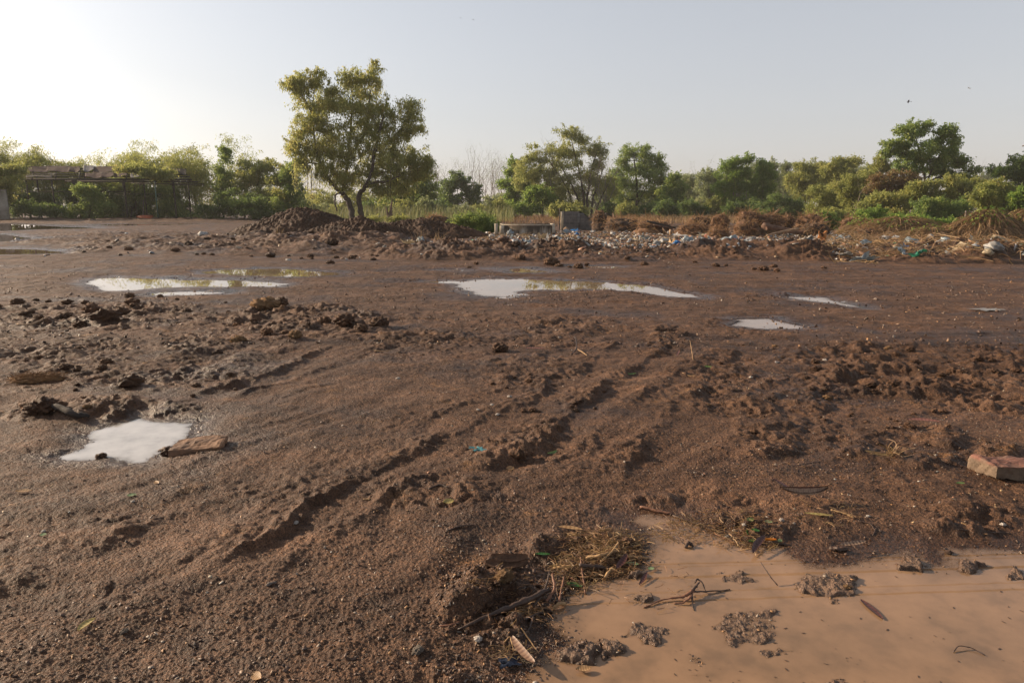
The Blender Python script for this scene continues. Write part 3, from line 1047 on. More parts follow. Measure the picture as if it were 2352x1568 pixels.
# ---- the big tree by the dirt heap
plant('tall_tree', 'tall spreading tree with two dark trunks behind the dirt heap, highest tree in view', 'tree', (822, 513),
      [(703, 184, 36, 24), (672, 192, 18, 14), (728, 178, 18, 20), (690, 212, 20, 16), (801, 178, 34, 24), (866, 152, 12, 10), (850, 178, 24, 20), (760, 205, 22, 16), (832, 215, 62, 34), (735, 238, 55, 30),
       (790, 262, 60, 36), (712, 268, 30, 26), (880, 245, 36, 30), (935, 252, 32, 26), (955, 280, 22, 22), (925, 300, 34, 26), (690, 300, 26, 24), (740, 305, 46, 34), (800, 320, 44, 36),
       (862, 305, 46, 36), (905, 345, 48, 36), (700, 345, 22, 30), (690, 380, 16, 22), (780, 362, 36, 26), (850, 372, 40, 26), (935, 365, 40, 28), (968, 372, 22, 20), (988, 372, 13, 13),
       (900, 392, 40, 18), (735, 345, 28, 22), (955, 395, 26, 18), (885, 432, 32, 16), (925, 425, 30, 18), (800, 418, 34, 14), (975, 400, 22, 16), (770, 398, 30, 20), (830, 402, 34, 20), (745, 390, 24, 22), (880, 420, 30, 14), (668, 335, 14, 20), (658, 190, 10, 10)], 70000, 'olive', (.26, .08), seed=11, lobes=13, lobe=.30, sig=.5, droop=1.1, tint_shift=.15, per=40, deep=.95, shell=.5,
      trunks=[[(814, 513, 7.2), (807, 480, 6.6), (797, 455, 6.4), (786, 442, 6), (768, 428, 4.8), (748, 404, 4), (733, 368, 3), (722, 320, 2.6), (716, 260, 1.6)],
              [(788, 446, 6), (793, 419, 4.5), (798, 372, 3.6, 1), (806, 300, 2.6, 1), (810, 230, 1.6, 1)],
              [(835, 516, 6.8), (828, 480, 6.2), (826, 445, 5.8), (840, 428, 4.2, -.5), (852, 404, 3.6, -.8), (862, 341, 3.4, -1), (880, 270, 2.2, -1)],
              [(838, 428, 3, -.5), (868, 416, 2.4, -1), (885, 419, 2.0, -1.5), (920, 402, 1.3, -2)], [(854, 402, 2.6), (880, 395, 2), (925, 398, 1.2)],
              [(792, 443, 2.6, -1), (772, 445, 2, -1), (768, 462, 1.8, -1), (774, 485, 1.5, -1)], [(860, 350, 2.6, -1), (900, 320, 2), (940, 275, 1.2)], [(800, 360, 2.6, 1), (840, 310, 2), (850, 220, 1)]],
      vines=[(690, 380, 440, 18, 26), (722, 390, 470, 18, 24), (755, 385, 440, 16, 14), (890, 395, 470, 24, 22), (945, 390, 440, 20, 12)], twigs=5)

# ---- left thicket: bamboo behind the ruined shed
BG = 'bamboo clumps of the left thicket'
for i, (u, vt, w, y, n, nl, lab) in enumerate([
        (-60, 300, 70, 90, 14, 9000, 'tall feathery bamboo clump half out of the picture on the far left'),
        (8, 300, 42, 91, 14, 9000, 'pale bamboo clump rising at the left edge above the shed roof'),
        (62, 318, 42, 92, 13, 8500, 'bamboo clump with a thin spray on top, second from the left edge'),
        (122, 330, 44, 91, 13, 8500, 'rounded bamboo clump above the left end of the rusty roof'),
        (178, 352, 30, 93, 10, 6000, 'lower bamboo clump just left of the dip in the thicket skyline'),
        (262, 345, 40, 95, 10, 6000, 'thin bamboo clump just right of the dip in the thicket skyline'),
        (315, 318, 46, 91, 14, 9500, 'bushy bamboo clump above the middle of the shed roof'),
        (378, 330, 40, 93, 12, 8000, 'bamboo clump behind the right half of the rusty roof'),
        (445, 318, 46, 90, 13, 9000, 'wide arching bamboo clump above the right end of the shed'),
        (555, 302, 22, 92, 7, 3600, 'slender bamboo plume standing out above the right of the thicket')]):
    bamboo(lab, u, 503, vt, w, 100 + i, y, n, nl, BG)
plant('ivy_column', 'narrow dark green creeper-covered snag in the left thicket', 'shrub', (515, 506), [(515, 360, 14, 24), (514, 400, 20, 30), (514, 440, 24, 34)], 9000, 'green', (.22, .13), seed=21, Y=86, sig=.3)
SB = 'shrubs of the left thicket'
for i, (lab, base, bl, n, m, y) in enumerate([
        ('broad green bush right of the shed with bamboo tips on top', (585, 507), [(570, 395, 36, 26), (610, 385, 34, 24), (640, 395, 34, 26), (590, 430, 44, 30), (640, 435, 44, 30), (600, 470, 50, 28)], 20000, 'bamboo', 84),
        ('dark bush at the right end of the thicket beside the tall tree', (665, 507), [(668, 400, 26, 26), (680, 440, 22, 30), (650, 470, 34, 26), (680, 480, 18, 22)], 12000, 'green', 82),
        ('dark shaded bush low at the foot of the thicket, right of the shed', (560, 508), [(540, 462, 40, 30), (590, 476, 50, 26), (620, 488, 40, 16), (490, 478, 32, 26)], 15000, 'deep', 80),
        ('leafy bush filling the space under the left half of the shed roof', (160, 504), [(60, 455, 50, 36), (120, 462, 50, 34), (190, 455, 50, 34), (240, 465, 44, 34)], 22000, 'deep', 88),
        ('yellow-green bush seen through the posts under the shed roof', (300, 505), [(270, 440, 40, 30), (330, 440, 40, 34), (300, 475, 46, 28), (385, 445, 34, 34), (400, 480, 46, 24)], 20000, 'green', 88),
        ('dense hedge-like bush behind the shed on the left', (90, 500), [(30, 400, 60, 40), (110, 400, 60, 36), (180, 405, 50, 36), (240, 410, 46, 36)], 18000, 'bamboo', 97),
        ('dense bush behind the right part of the shed', (400, 500), [(300, 395, 50, 36), (370, 395, 50, 36), (440, 400, 46, 40), (480, 440, 40, 40)], 18000, 'bamboo', 97),
        ('low bush in front of the shed post on the left', (85, 505), [(60, 478, 30, 18), (110, 482, 40, 16)], 6000, 'deep', 79),
        ('light leafy bush in front of the middle posts of the shed', (205, 506), [(190, 440, 24, 18), (215, 455, 30, 24), (230, 480, 36, 20), (180, 484, 30, 16)], 9000, 'green', 79.5),
        ('creeper spilling over the right part of the shed roof', (330, 506), [(310, 388, 36, 8), (350, 392, 40, 9), (375, 400, 30, 8)], 8000, 'bamboo', 80.5),
        ('bush at the left picture edge in front of the shed', (0, 504), [(-30, 420, 44, 40), (10, 400, 40, 26), (-10, 460, 34, 26), (40, 392, 30, 14)], 13000, 'bamboo', 78),
        ('dark bush behind the green post of the shed', (345, 505), [(335, 455, 30, 30), (340, 488, 34, 18), (405, 470, 34, 30), (420, 494, 34, 14), (280, 492, 30, 14)], 15000, 'deep', 90),
        ('thicket bush beyond the left picture edge', (-180, 504), [(-180, 420, 90, 60), (-90, 440, 50, 50)], 14000, 'green', 84)]):
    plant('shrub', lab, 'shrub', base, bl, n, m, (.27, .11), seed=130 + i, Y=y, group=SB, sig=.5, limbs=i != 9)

# ---- trees behind and right of the tall tree
plant('broadleaf_tree', 'round dark tree behind the hanging branches of the tall tree', 'tree', (950, 500), [(925, 425, 34, 26), (965, 420, 30, 26), (945, 455, 46, 26), (985, 440, 22, 26), (900, 460, 30, 24)], 13000, 'green', (.3, .13), seed=31, Y=98)
plant('broadleaf_tree', 'pale olive tree seen between the two dark trunks', 'tree', (800, 500), [(740, 450, 40, 26), (800, 460, 50, 26), (860, 465, 40, 24), (700, 470, 40, 24)], 12000, 'olive', (.3, .12), seed=32, Y=105)
plant('broadleaf_tree', 'small dark tree with a dip in its top between tall tree and bare trees', 'tree', (1055, 492), [(1048, 408, 16, 12), (1032, 430, 22, 18), (1070, 425, 16, 20), (1090, 438, 14, 14), (1050, 455, 34, 18), (1085, 465, 22, 16), (1030, 470, 24, 14)], 11000, 'deep', (.38, .16), seed=33, Y=118)
plant('broadleaf_tree', 'crooked bright green tree with a spiky top right of the bare trees', 'tree', (1195, 497), [(1180, 378, 10, 12), (1172, 392, 12, 9), (1195, 395, 18, 18), (1205, 408, 14, 14), (1158, 420, 17, 12), (1185, 425, 22, 16), (1210, 440, 24, 22), (1175, 450, 22, 16), (1200, 470, 30, 18)], 13000, 'bright', (.34, .15), seed=34, Y=108)
plant('broadleaf_tree', 'large olive tree of many thin stems behind the grey block wall', 'tree', (1340, 500),
      [(1304, 302, 28, 14), (1330, 318, 24, 12), (1244, 350, 32, 20), (1215, 368, 20, 16), (1290, 345, 34, 22), (1335, 350, 36, 24), (1374, 335, 20, 20), (1380, 365, 18, 20), (1225, 395, 26, 22), (1270, 395, 42, 30), (1325, 400, 44, 30),
       (1370, 405, 24, 30), (1240, 430, 28, 24), (1290, 440, 40, 26), (1345, 445, 36, 20), (1250, 465, 34, 20), (1310, 472, 30, 16), (1200, 400, 20, 30), (1400, 430, 20, 26)], 42000, 'olive', (.30, .10), seed=35, Y=101, sig=.55, droop=.6, twigs=9, shell=.5,
      trunks=[[(1341, 504, 3.4), (1342, 460, 2.6), (1334, 410, 2), (1322, 360, 1.2), (1310, 310, .7)], [(1347, 504, 3.6), (1350, 450, 2.8), (1356, 400, 2), (1372, 345, 1)], [(1357, 504, 3), (1362, 455, 2.3), (1374, 420, 1.5), (1388, 380, .8)],
              [(1335, 504, 3), (1328, 455, 2.2), (1308, 415, 1.7), (1280, 370, 1)], [(1313, 500, 2.6), (1312, 450, 2), (1290, 410, 1.4), (1250, 355, .8)], [(1362, 503, 2), (1380, 455, 1.4), (1400, 415, .8)]], bark=BARK)
plant('creeper_bush', 'bright yellow-green creeper bush under the large olive tree', 'shrub', (1245, 500), [(1238, 440, 24, 10), (1225, 455, 20, 14), (1255, 455, 18, 14), (1210, 478, 24, 16), (1170, 480, 26, 14)], 8000, 'bright', (.32, .16), seed=36, Y=96)
bare_tree('dead_tree', 'grey leafless dead tree poking out of the top of the large olive tree', 1275, 500, 322, 37, 100, nb=40, r0=1.1, fork=.5, stems=2)
bare_tree('bare_bush', 'tall brown leafless bush fanning out right of the grey block wall', 1385, 502, 365, 38, 97, nb=60, r0=1.2, fork=.45, stems=7, cat='bush')
plant('broadleaf_tree', 'dark rounded tree with a single slim trunk right of the grey block wall', 'tree', (1464, 500),
      [(1452, 345, 26, 14), (1480, 350, 22, 14), (1432, 372, 20, 18), (1470, 372, 34, 22), (1512, 366, 18, 14), (1518, 388, 14, 16), (1440, 400, 30, 22), (1485, 402, 34, 22), (1515, 415, 22, 18), (1425, 430, 24, 20), (1465, 435, 36, 20), (1500, 445, 30, 20), (1440, 462, 30, 14), (1520, 470, 20, 18)],
      24000, 'green', (.30, .11), seed=39, Y=104, sig=.5, trunks=[[(1464, 500, 3.6), (1463, 460, 3), (1462, 410, 2.2), (1456, 360, 1.2)], [(1464, 470, 1.6), (1485, 430, 1.2), (1508, 380, .6)]])
plant('creeper_bush', 'dark green creeper-smothered tree right of the rounded tree', 'shrub', (1550, 500), [(1548, 412, 14, 14), (1540, 440, 22, 22), (1562, 440, 16, 26), (1545, 470, 32, 24), (1518, 480, 24, 16)], 12000, 'green', (.34, .2), seed=40, Y=100)
plant('creeper_bush', 'low dark bush at the foot of the rounded tree', 'shrub', (1495, 501), [(1480, 486, 30, 14), (1520, 484, 30, 16)], 6000, 'deep', (.3, .18), seed=41, Y=98)

# ---- far row of thin bare trees
rsb = np.random.RandomState(5)
FB = 'thin bare trees far behind the reeds'
for i in range(26):
    u = 1072 + i * 4.1 + rsb.uniform(-2.5, 2.5)
    bare_tree('bare_tree', 'slim pale leafless tree in the far row behind the reeds', u, 484, 398 + rsb.uniform(-8, 16), 200 + i, 190 + rsb.uniform(-14, 20), nb=26, r0=1.0, nl=70, mat='greyish', group=FB, fork=.30)
for i in range(6):
    bare_tree('bare_tree', 'slim bare tree just right of the tall tree crown', 990 + i * 7 + rsb.uniform(-2, 2), 484, 398 + rsb.uniform(-6, 14), 240 + i, 175 + rsb.uniform(-10, 10), nb=22, r0=1.0, nl=60, mat='greyish', group='thin bare trees beside the tall tree', fork=.30)
for i, u in enumerate((1577, 1584, 1592, 1600, 1606, 1612)):
    bare_tree('bare_tree', 'slim leafless tree in the gap of the right tree line', u, 488, 412 + rsb.uniform(-8, 14), 260 + i, 150 + rsb.uniform(-8, 8), nb=14, r0=.8, nl=60, mat='greyish', group='thin trees in the gap of the right tree line', fork=.32)

# ---- right tree line
RT = 'trees of the right tree line'
rt = [
    ('grey-green tree with a flat top left of the bright feathery trees', (1628, 496), [(1622, 402, 20, 12), (1640, 410, 16, 14), (1620, 425, 22, 16), (1630, 450, 26, 20), (1635, 475, 24, 14)], 9000, 'greyish', 120, (.34, .13)),
    ('small grey-green tree in the gap of the tree line', (1582, 494), [(1580, 412, 14, 10), (1598, 418, 12, 10), (1575, 440, 12, 20), (1590, 455, 14, 20)], 4500, 'greyish', 128, (.36, .13)),
    ('bright feathery tree with pale stems, left one of the pair', (1672, 499), [(1668, 382, 16, 10), (1690, 372, 12, 9), (1718, 366, 12, 8), (1680, 400, 26, 14), (1655, 425, 22, 12), (1705, 398, 20, 16), (1690, 430, 30, 18), (1665, 455, 24, 16), (1700, 465, 28, 18)], 15000, 'bright', 94, (.34, .11)),
    ('bright green upright tree with a narrow top, right one of the pair', (1752, 499), [(1750, 382, 12, 12), (1762, 395, 16, 14), (1745, 412, 18, 16), (1758, 430, 20, 18), (1735, 450, 20, 18), (1760, 460, 24, 18)], 10000, 'bright', 94, (.32, .15)),
    ('grey-green tree behind the bright upright tree', (1780, 494), [(1775, 382, 14, 12), (1732, 388, 14, 12), (1780, 405, 20, 16), (1728, 412, 16, 16), (1790, 440, 20, 26)], 8000, 'greyish', 125, (.36, .13)),
    ('thin pale tree with a small tuft on top beside the dense trees', (1803, 494), [(1803, 382, 12, 8), (1804, 400, 9, 10), (1800, 425, 12, 14)], 3200, 'greyish', 122, (.36, .13)),
    ('dense olive tree with a flat wide top left of the long hedge', (1852, 498), [(1845, 388, 26, 14), (1875, 384, 22, 13), (1850, 412, 36, 20), (1885, 408, 22, 20), (1840, 440, 34, 22), (1880, 440, 26, 22)], 16000, 'olive', 96, (.30, .12)),
    ('round olive tree second in the long hedge', (1922, 498), [(1925, 372, 14, 10), (1955, 372, 20, 14), (1910, 388, 20, 14), (1945, 395, 28, 18), (1915, 415, 28, 20)], 11000, 'olive', 90, (.30, .12)),
    ('small feathery tree sticking up left of the tall right-hand tree', (2028, 480), [(2024, 368, 10, 6), (2018, 378, 14, 7), (2034, 385, 12, 9), (2005, 392, 18, 10)], 3500, 'olive', 74, (.26, .09)),
]
for i, (lab, base, bl, n, m, y, lf) in enumerate(rt):
    plant('broadleaf_tree', lab, 'tree', base, bl, n, m, lf, seed=300 + i, Y=y, group=RT, bark=PALEBARK if 'bright' in m or 'pale' in lab else BARK,
          trunks=[[(1668, 500, 1.6), (1664, 455, 1.2), (1670, 400, .6)], [(1692, 500, 1.8), (1684, 450, 1.3), (1690, 385, .6)], [(1716, 500, 1.5), (1714, 450, 1.1), (1716, 380, .5)]] if i == 2 else ([[(1744, 500, 1.6), (1738, 460, 1.3), (1736, 420, .8)], [(1752, 500, 1.8), (1752, 430, 1), (1751, 385, .5)]] if i == 3 else None), sig=.45)
plant('broadleaf_tree', 'tall dark green tree rising above the right-hand hedge', 'tree', (2130, 505),
      [(2097, 290, 22, 14), (2127, 294, 18, 12), (2080, 310, 20, 18), (2100, 325, 30, 20), (2150, 320, 18, 20), (2170, 308, 24, 16), (2188, 322, 18, 16), (2180, 345, 26, 22), (2050, 338, 20, 14), (2040, 348, 12, 10), (2075, 352, 28, 18),
       (2110, 360, 32, 20), (2150, 362, 30, 22), (2190, 368, 18, 16), (2085, 385, 32, 18), (2130, 390, 34, 18), (2170, 395, 28, 18), (2207, 376, 12, 16), (2225, 402, 16, 12), (2238, 392, 6, 6)],
      22000, 'green', (.25, .11), seed=320, Y=70, sig=.42, shell=.5, lobes=8, lobe=.18, sprays=5, trunks=[[(2130, 505, 4), (2128, 430, 3.2), (2118, 380, 2.4), (2105, 320, 1.2)], [(2128, 420, 2.4), (2150, 370, 1.8), (2175, 330, .9)], [(2122, 400, 2), (2090, 360, 1.2), (2050, 340, .6)]])
RH = 'bushes of the right-hand hedge'
rh = [
    ('dark creeper-covered bush behind the root-ball heaps', (1800, 503), [(1780, 462, 22, 14), (1810, 470, 30, 16), (1840, 475, 26, 16), (1795, 488, 36, 12), (1845, 492, 26, 10), (1760, 480, 20, 16)], 13000, 'deep', 84),
    ('olive bush at the left start of the right-hand hedge', (1895, 507), [(1880, 450, 30, 24), (1915, 445, 30, 24), (1900, 480, 36, 20), (1930, 480, 24, 20)], 14000, 'olive', 72),
    ('mixed green bush second from the left in the right-hand hedge', (1965, 508), [(1950, 425, 30, 22), (1985, 420, 28, 22), (1960, 455, 36, 22), (1995, 460, 30, 22), (1965, 485, 34, 14)], 16000, 'olive', 68),
    ('reddish brown dying bush in the middle of the right-hand hedge', (2040, 505), [(2030, 415, 30, 16), (2065, 408, 26, 14), (2090, 412, 18, 12), (2015, 432, 22, 12), (2050, 436, 24, 10)], 9000, 'rusty', 66),
    ('wide olive bush below the reddish dying bush', (2050, 509), [(2020, 462, 34, 20), (2060, 460, 36, 22), (2040, 490, 44, 16), (2090, 445, 26, 18)], 16000, 'olive', 63),
    ('flat-topped yellow-green bush below the tall dark tree', (2150, 510), [(2120, 430, 36, 18), (2170, 415, 30, 14), (2205, 420, 30, 14), (2240, 425, 24, 14), (2150, 450, 40, 18), (2200, 450, 40, 20), (2250, 445, 22, 18)], 19000, 'olive', 62),
    ('dark glossy bush in the lower right of the hedge', (2155, 516), [(2115, 475, 32, 22), (2155, 480, 34, 24), (2190, 480, 30, 24), (2140, 500, 40, 14), (2200, 500, 26, 14)], 16000, 'green', 58),
    ('bright bush with golden tips left of the dry vine mounds', (2280, 510), [(2280, 430, 32, 18), (2310, 438, 30, 18), (2262, 452, 26, 16), (2300, 465, 36, 18), (2270, 482, 26, 14), (2330, 480, 26, 16)], 15000, 'bamboo', 52),
    ('dark tree-like bush at the right edge above the bright bush', (2310, 500), [(2288, 395, 20, 12), (2315, 385, 22, 14), (2340, 372, 20, 16), (2330, 405, 34, 18), (2375, 395, 34, 30), (2350, 440, 30, 24)], 12000, 'deep', 66),
    ('bright green bush at the right edge behind the vine mounds', (2350, 512), [(2335, 450, 20, 22), (2360, 470, 26, 24), (2400, 460, 40, 40)], 9000, 'bright', 50),
    ('bush beyond the right picture edge', (2470, 512), [(2460, 430, 60, 60), (2560, 440, 70, 60)], 12000, 'olive', 60),
    ('low light green creeper patch in front of the hedge', (2000, 512), [(1985, 492, 22, 7), (2015, 490, 20, 8), (1995, 502, 28, 7)], 5000, 'bright', 50),
    ('low green creeper under the dark glossy bush', (2110, 521), [(2070, 505, 34, 9), (2110, 512, 40, 9), (2150, 516, 40, 8), (2190, 514, 30, 9)], 8000, 'bright', 46),
    ('small bright bush beside the right root-ball heap', (1890, 520), [(1890, 503, 9, 16), (1905, 512, 14, 10)], 3000, 'green', 46),
    ('low olive bush behind the brown weed heap', (1920, 512), [(1905, 492, 20, 14), (1930, 498, 26, 12)], 5000, 'olive', 56),
]
for i, (lab, base, bl, n, m, y) in enumerate(rh):
    plant('shrub', lab, 'shrub', base, bl, n, m, (.20, .10), seed=340 + i, Y=y, group=RH, sig=.36, limbs=y > 55)
bare_tree('bare_bush', 'pale leafless bush above the hedge near the right edge', 2278, 470, 360, 360, 72, nb=50, r0=.9, fork=.42, stems=6, cat='bush', bark=PALEBARK)
bare_tree('bare_snag', 'thin pale dead stem standing in the right-hand hedge', 1952, 500, 388, 361, 66, nb=2, r0=.8, bark=PALEBARK, fork=.2)
# back row closing the skyline
BK = 'far trees closing the gaps of the skyline'
for i, (u, vt, w) in enumerate([(1130, 470, 40), (1420, 455, 50), (1540, 452, 40), (1660, 440, 50), (1790, 430, 50), (1900, 425, 60), (2010, 425, 60), (2080, 430, 60), (2250, 440, 60), (2330, 430, 60), (720, 462, 60), (870, 460, 60), (1230, 462, 50), (1320, 460, 50), (1000, 455, 40), (1400, 440, 40), (1600, 445, 40), (1700, 420, 50), (1480, 440, 50), (1840, 405, 50), (1960, 405, 50), (2230, 420, 40), (660, 430, 50), (1150, 450, 30), (1260, 430, 40), (1420, 395, 26), (1560, 410, 30), (1655, 405, 34), (1705, 388, 30), (1790, 400, 34), (1900, 385, 34), (1985, 388, 34), (2250, 405, 34), (1395, 420, 30), (960, 430, 34)]):
    plant('broadleaf_tree', 'hazy far tree low on the skyline behind the nearer trees', 'tree', (u, 487), [(u - w * .5, vt + 12, w * .6, 14), (u + w * .4, vt + 10, w * .6, 14), (u, vt + 26, w, 14)], 5000, 'greyish', (.5, .22), seed=380 + i, Y=155, group=BK, sig=.7)

LB = 'low bushes along the reed belt'
rl = np.random.RandomState(31)
for i, (u, w, h, m) in enumerate([(705, 26, 16, 'greyish'), (748, 22, 12, 'greyish'), (780, 20, 10, 'olive'), (850, 20, 14, 'deep'), (930, 26, 16, 'olive'), (980, 24, 18, 'greyish'), (1020, 26, 12, 'deep'), (1065, 30, 9, 'greyish'), (1110, 28, 9, 'olive'), (1150, 24, 14, 'olive'), (1290, 30, 14, 'olive'), (1320, 26, 12, 'olive'), (1400, 26, 14, 'deep'), (1440, 26, 12, 'olive'), (1530, 26, 14, 'deep'), (1590, 28, 16, 'deep'), (1640, 26, 18, 'olive'), (1690, 24, 14, 'deep'), (1735, 26, 18, 'deep')]):
    plant('shrub', 'low rounded bush in the belt of reeds before the far trees', 'shrub', (u, 497), [(u - w * .4, 496 - h, w * .7, h), (u + w * .5, 497 - h * .8, w * .6, h * .8), (u, 496 - h * 1.5, w * .5, h * .7)], 3600, m, (.32, .13), seed=600 + i, Y=92 + rl.uniform(-6, 8), group=LB, limbs=False)
# ---- reeds, grass and weeds
rs = np.random.RandomState(77)
mb = MB()
blades(mb, scatter_px(rs, 9000, 690, 1180, 496, 512), rs, 2.0, .03, .3)
blades(mb, scatter_px(rs, 5000, 690, 1560, 489, 496), rs, 2.6, .05, .3)
tag(mb.obj('reed_grass', L['reed']), 'tall pale reeds growing in a belt behind the dirt heaps', 'grass', kind='stuff')
mb = MB()
blades(mb, scatter_px(rs, 2600, 1140, 1290, 498, 522), rs, .65, .022, .95)
blades(mb, scatter_px(rs, 1200, 1360, 1480, 502, 515), rs, .7, .025, .6)
tag(mb.obj('dead_weeds', L['dryred']), 'reddish brown dead weeds behind the low concrete trough', 'weeds', kind='stuff')
mb = MB()
blades(mb, scatter_px(rs, 4200, 1470, 1720, 500, 514), rs, .8, .022, .55)
blades(mb, scatter_px(rs, 1500, 880, 960, 496, 508), rs, 1.1, .022, .5)
tag(mb.obj('dry_grass', L['straw']), 'golden dry grass behind the heaps of uprooted stumps', 'grass', kind='stuff')
plant('weed_bush', 'green weed heap between the second dirt pile and the concrete trough', 'bush', (1100, 542), [(1075, 508, 22, 16), (1105, 503, 26, 16), (1125, 522, 22, 16), (1100, 530, 30, 10), (1050, 508, 16, 8), (1135, 532, 14, 10)], 13000, 'green', (.13, .05), seed=91, Y=42.5, sig=.2, limbs=False)
plant('weed_bush', 'thin green weeds at the foot of the tall tree', 'bush', (905, 512), [(905, 504, 14, 5), (925, 502, 18, 6), (860, 505, 16, 5)], 2500, 'olive', (.16, .06), seed=92, Y=60, sig=.25, limbs=False)
# split dead stump beside the tall tree
root = empty('tree_stump', tuple(at(896, 506, 62)), 'split grey dead stump with two upright splinters right of the tall tree', 'stump')
mb = MB()
Y = 62
for pts in ([(897, 508, 9), (897, 492, 7), (898, 478, 5), (901, 455, .8)], [(894, 508, 8), (891, 492, 5), (886, 472, .8)], [(889, 508, 3), (900, 500, 7), (909, 503, 2)]):
    Pp = np.array([at(p[0], p[1], Y) for p in pts])
    mb.tube(smooth_path(Pp, 9), np.interp(np.linspace(0, 1, 9), np.linspace(0, 1, len(pts)), [p[2] * pxsize(Y) * .6 for p in pts]), 8)
mb.obj('trunk', simple_mat('split_wood', (.20, .13, .085), (.06, .04, .03), 2, .85, .02, 10), root, smooth=True)
# ------------------------------------------------------------------ heaps of earth
def pile(label, u, v, Y, rx, ry, h, seed, peak=(0, 0), rot=0.0):
    c = at(u, v, Y)
    z0 = gz(c[0], c[1])
    rs = np.random.RandomState(seed)
    nr, nt_ = 170, 420
    t = np.linspace(0, 1, nr)
    a = np.linspace(0, 2 * math.pi, nt_, endpoint=False)
    T, A = np.meshgrid(t, a, indexing='ij')
    T, A = T.ravel(), A.ravel()
    wob = 1 + .14 * noise(np.cos(A) * 1.5 + seed, np.sin(A) * 1.5, seed) + .05 * noise(np.cos(A) * 6, np.sin(A) * 6, seed + 1)
    x, y = c[0] + np.cos(A) * T * rx * wob, c[1] + np.sin(A) * T * ry * wob
    prof = (1 - T ** 1.25) * .86 + .14 * np.clip(1 - (T / .4) ** 2, 0, 1)
    env = np.sqrt(np.clip(prof, 0, 1))
    f, cc = voro(x * 2.6, y * 2.6, seed)
    f2, c2 = voro(x * 6.0, y * 6.0, seed + 2)
    f3, c3 = voro(x * 13, y * 13, seed + 5)
    lum = .13 * np.sqrt(np.clip(.3 - f * f, 0, 1)) * np.clip(cc - .2, 0, 1) + .10 * np.sqrt(np.clip(.28 - f2 * f2, 0, 1)) * (.2 + c2) + .055 * np.sqrt(np.clip(.28 - f3 * f3, 0, 1)) * c3 + .05 * fbm(x * 5, y * 5, seed, 3) + .16 * fbm(x * .7, y * .7, seed + 4, 2)
    g, _, _ = ground_fn(x, y)
    z = np.where(T < 1, np.maximum(g * (1 - env), z0 * env) + h * prof + lum * np.clip(env * 1.6, 0, 1), g - .05) - .12 * (T > .96)
    i = np.arange(nr - 1)[:, None] * nt_
    j = np.arange(nt_)[None, :]
    j2 = (j + 1) % nt_
    Q = np.stack([i + j, i + nt_ + j, i + nt_ + j2, i + j2], -1).reshape(-1, 4)
    mb = MB()
    mb.add(np.stack([x, y, z], 1), Q)
    o = mb.obj('dirt_pile', M_DIRT, None, (c[0], c[1], z0), smooth=True)
    return tag(o, label, 'dirt pile')

def pile_z(h, v, Y):
    return h
pile('tall heap of dark clods and earth in front of the two-trunked tall tree', 700, 545, 36.0, 4.1, 3.2, 1.30, 501)
pile('long low heap of crumbly earth right of the tall dirt heap', 965, 548, 37.0, 3.5, 2.4, .62, 502)
pile('low dark tail of earth running down from the tall dirt heap', 830, 556, 32.5, 2.8, 2.0, .50, 503)
pile('small heap of earth and rubbish in front of the split stump', 1010, 512, 58, 3.6, 1.6, .75, 504)

# ------------------------------------------------------------------ the ruined shed
WOODD = simple_mat('weathered_dark_wood', (.045, .034, .028), (.02, .016, .014), 4, .9, .004, 30)
RUST = simple_mat('rusty_sheet', (.085, .036, .028), (.045, .022, .018), 1.3, .85, 0, 60, c3=(.13, .07, .058))
GREYSHEET = simple_mat('grey_sheet', (.20, .18, .18), (.10, .09, .09), 1.5, .6)
GREENP = simple_mat('green_paint', (.05, .14, .10), (.03, .08, .06), 3, .6)
ORANGE = simple_mat('orange_plastic', (.55, .14, .06), (.36, .09, .04), 3, .5)
def corr_sheet(c0, c1, c2, c3, n=24, bend=0.0, seed=0):
    """corrugated sheet between four corners (front left, front right, back right, back left)"""
    rs = np.random.RandomState(seed)
    c0, c1, c2, c3 = [np.asarray(c, float) for c in (c0, c1, c2, c3)]
    m = 5
    mb = MB()
    V = []
    for i in range(n * 2 + 1):
        s = i / (n * 2)
        for j in range(m):
            t = j / (m - 1)
            p = (c0 * (1 - s) + c1 * s) * (1 - t) + (c3 * (1 - s) + c2 * s) * t
            p = p + np.array([0, 0, (.035 if i % 2 else -.035) + bend * math.sin(s * 5 + seed) * (1 - t) + .05 * noise(np.array([s * 4 + seed]), np.array([t * 2.]), seed)[0]])
            V.append(p)
    V = np.array(V)
    Q = [(i * m + j, (i + 1) * m + j, (i + 1) * m + j + 1, i * m + j + 1) for i in range(n * 2) for j in range(m - 1)]
    mb.add(V, Q)
    mb.add(V - np.array([0, 0, .012]), [q[::-1] for q in Q])
    return mb

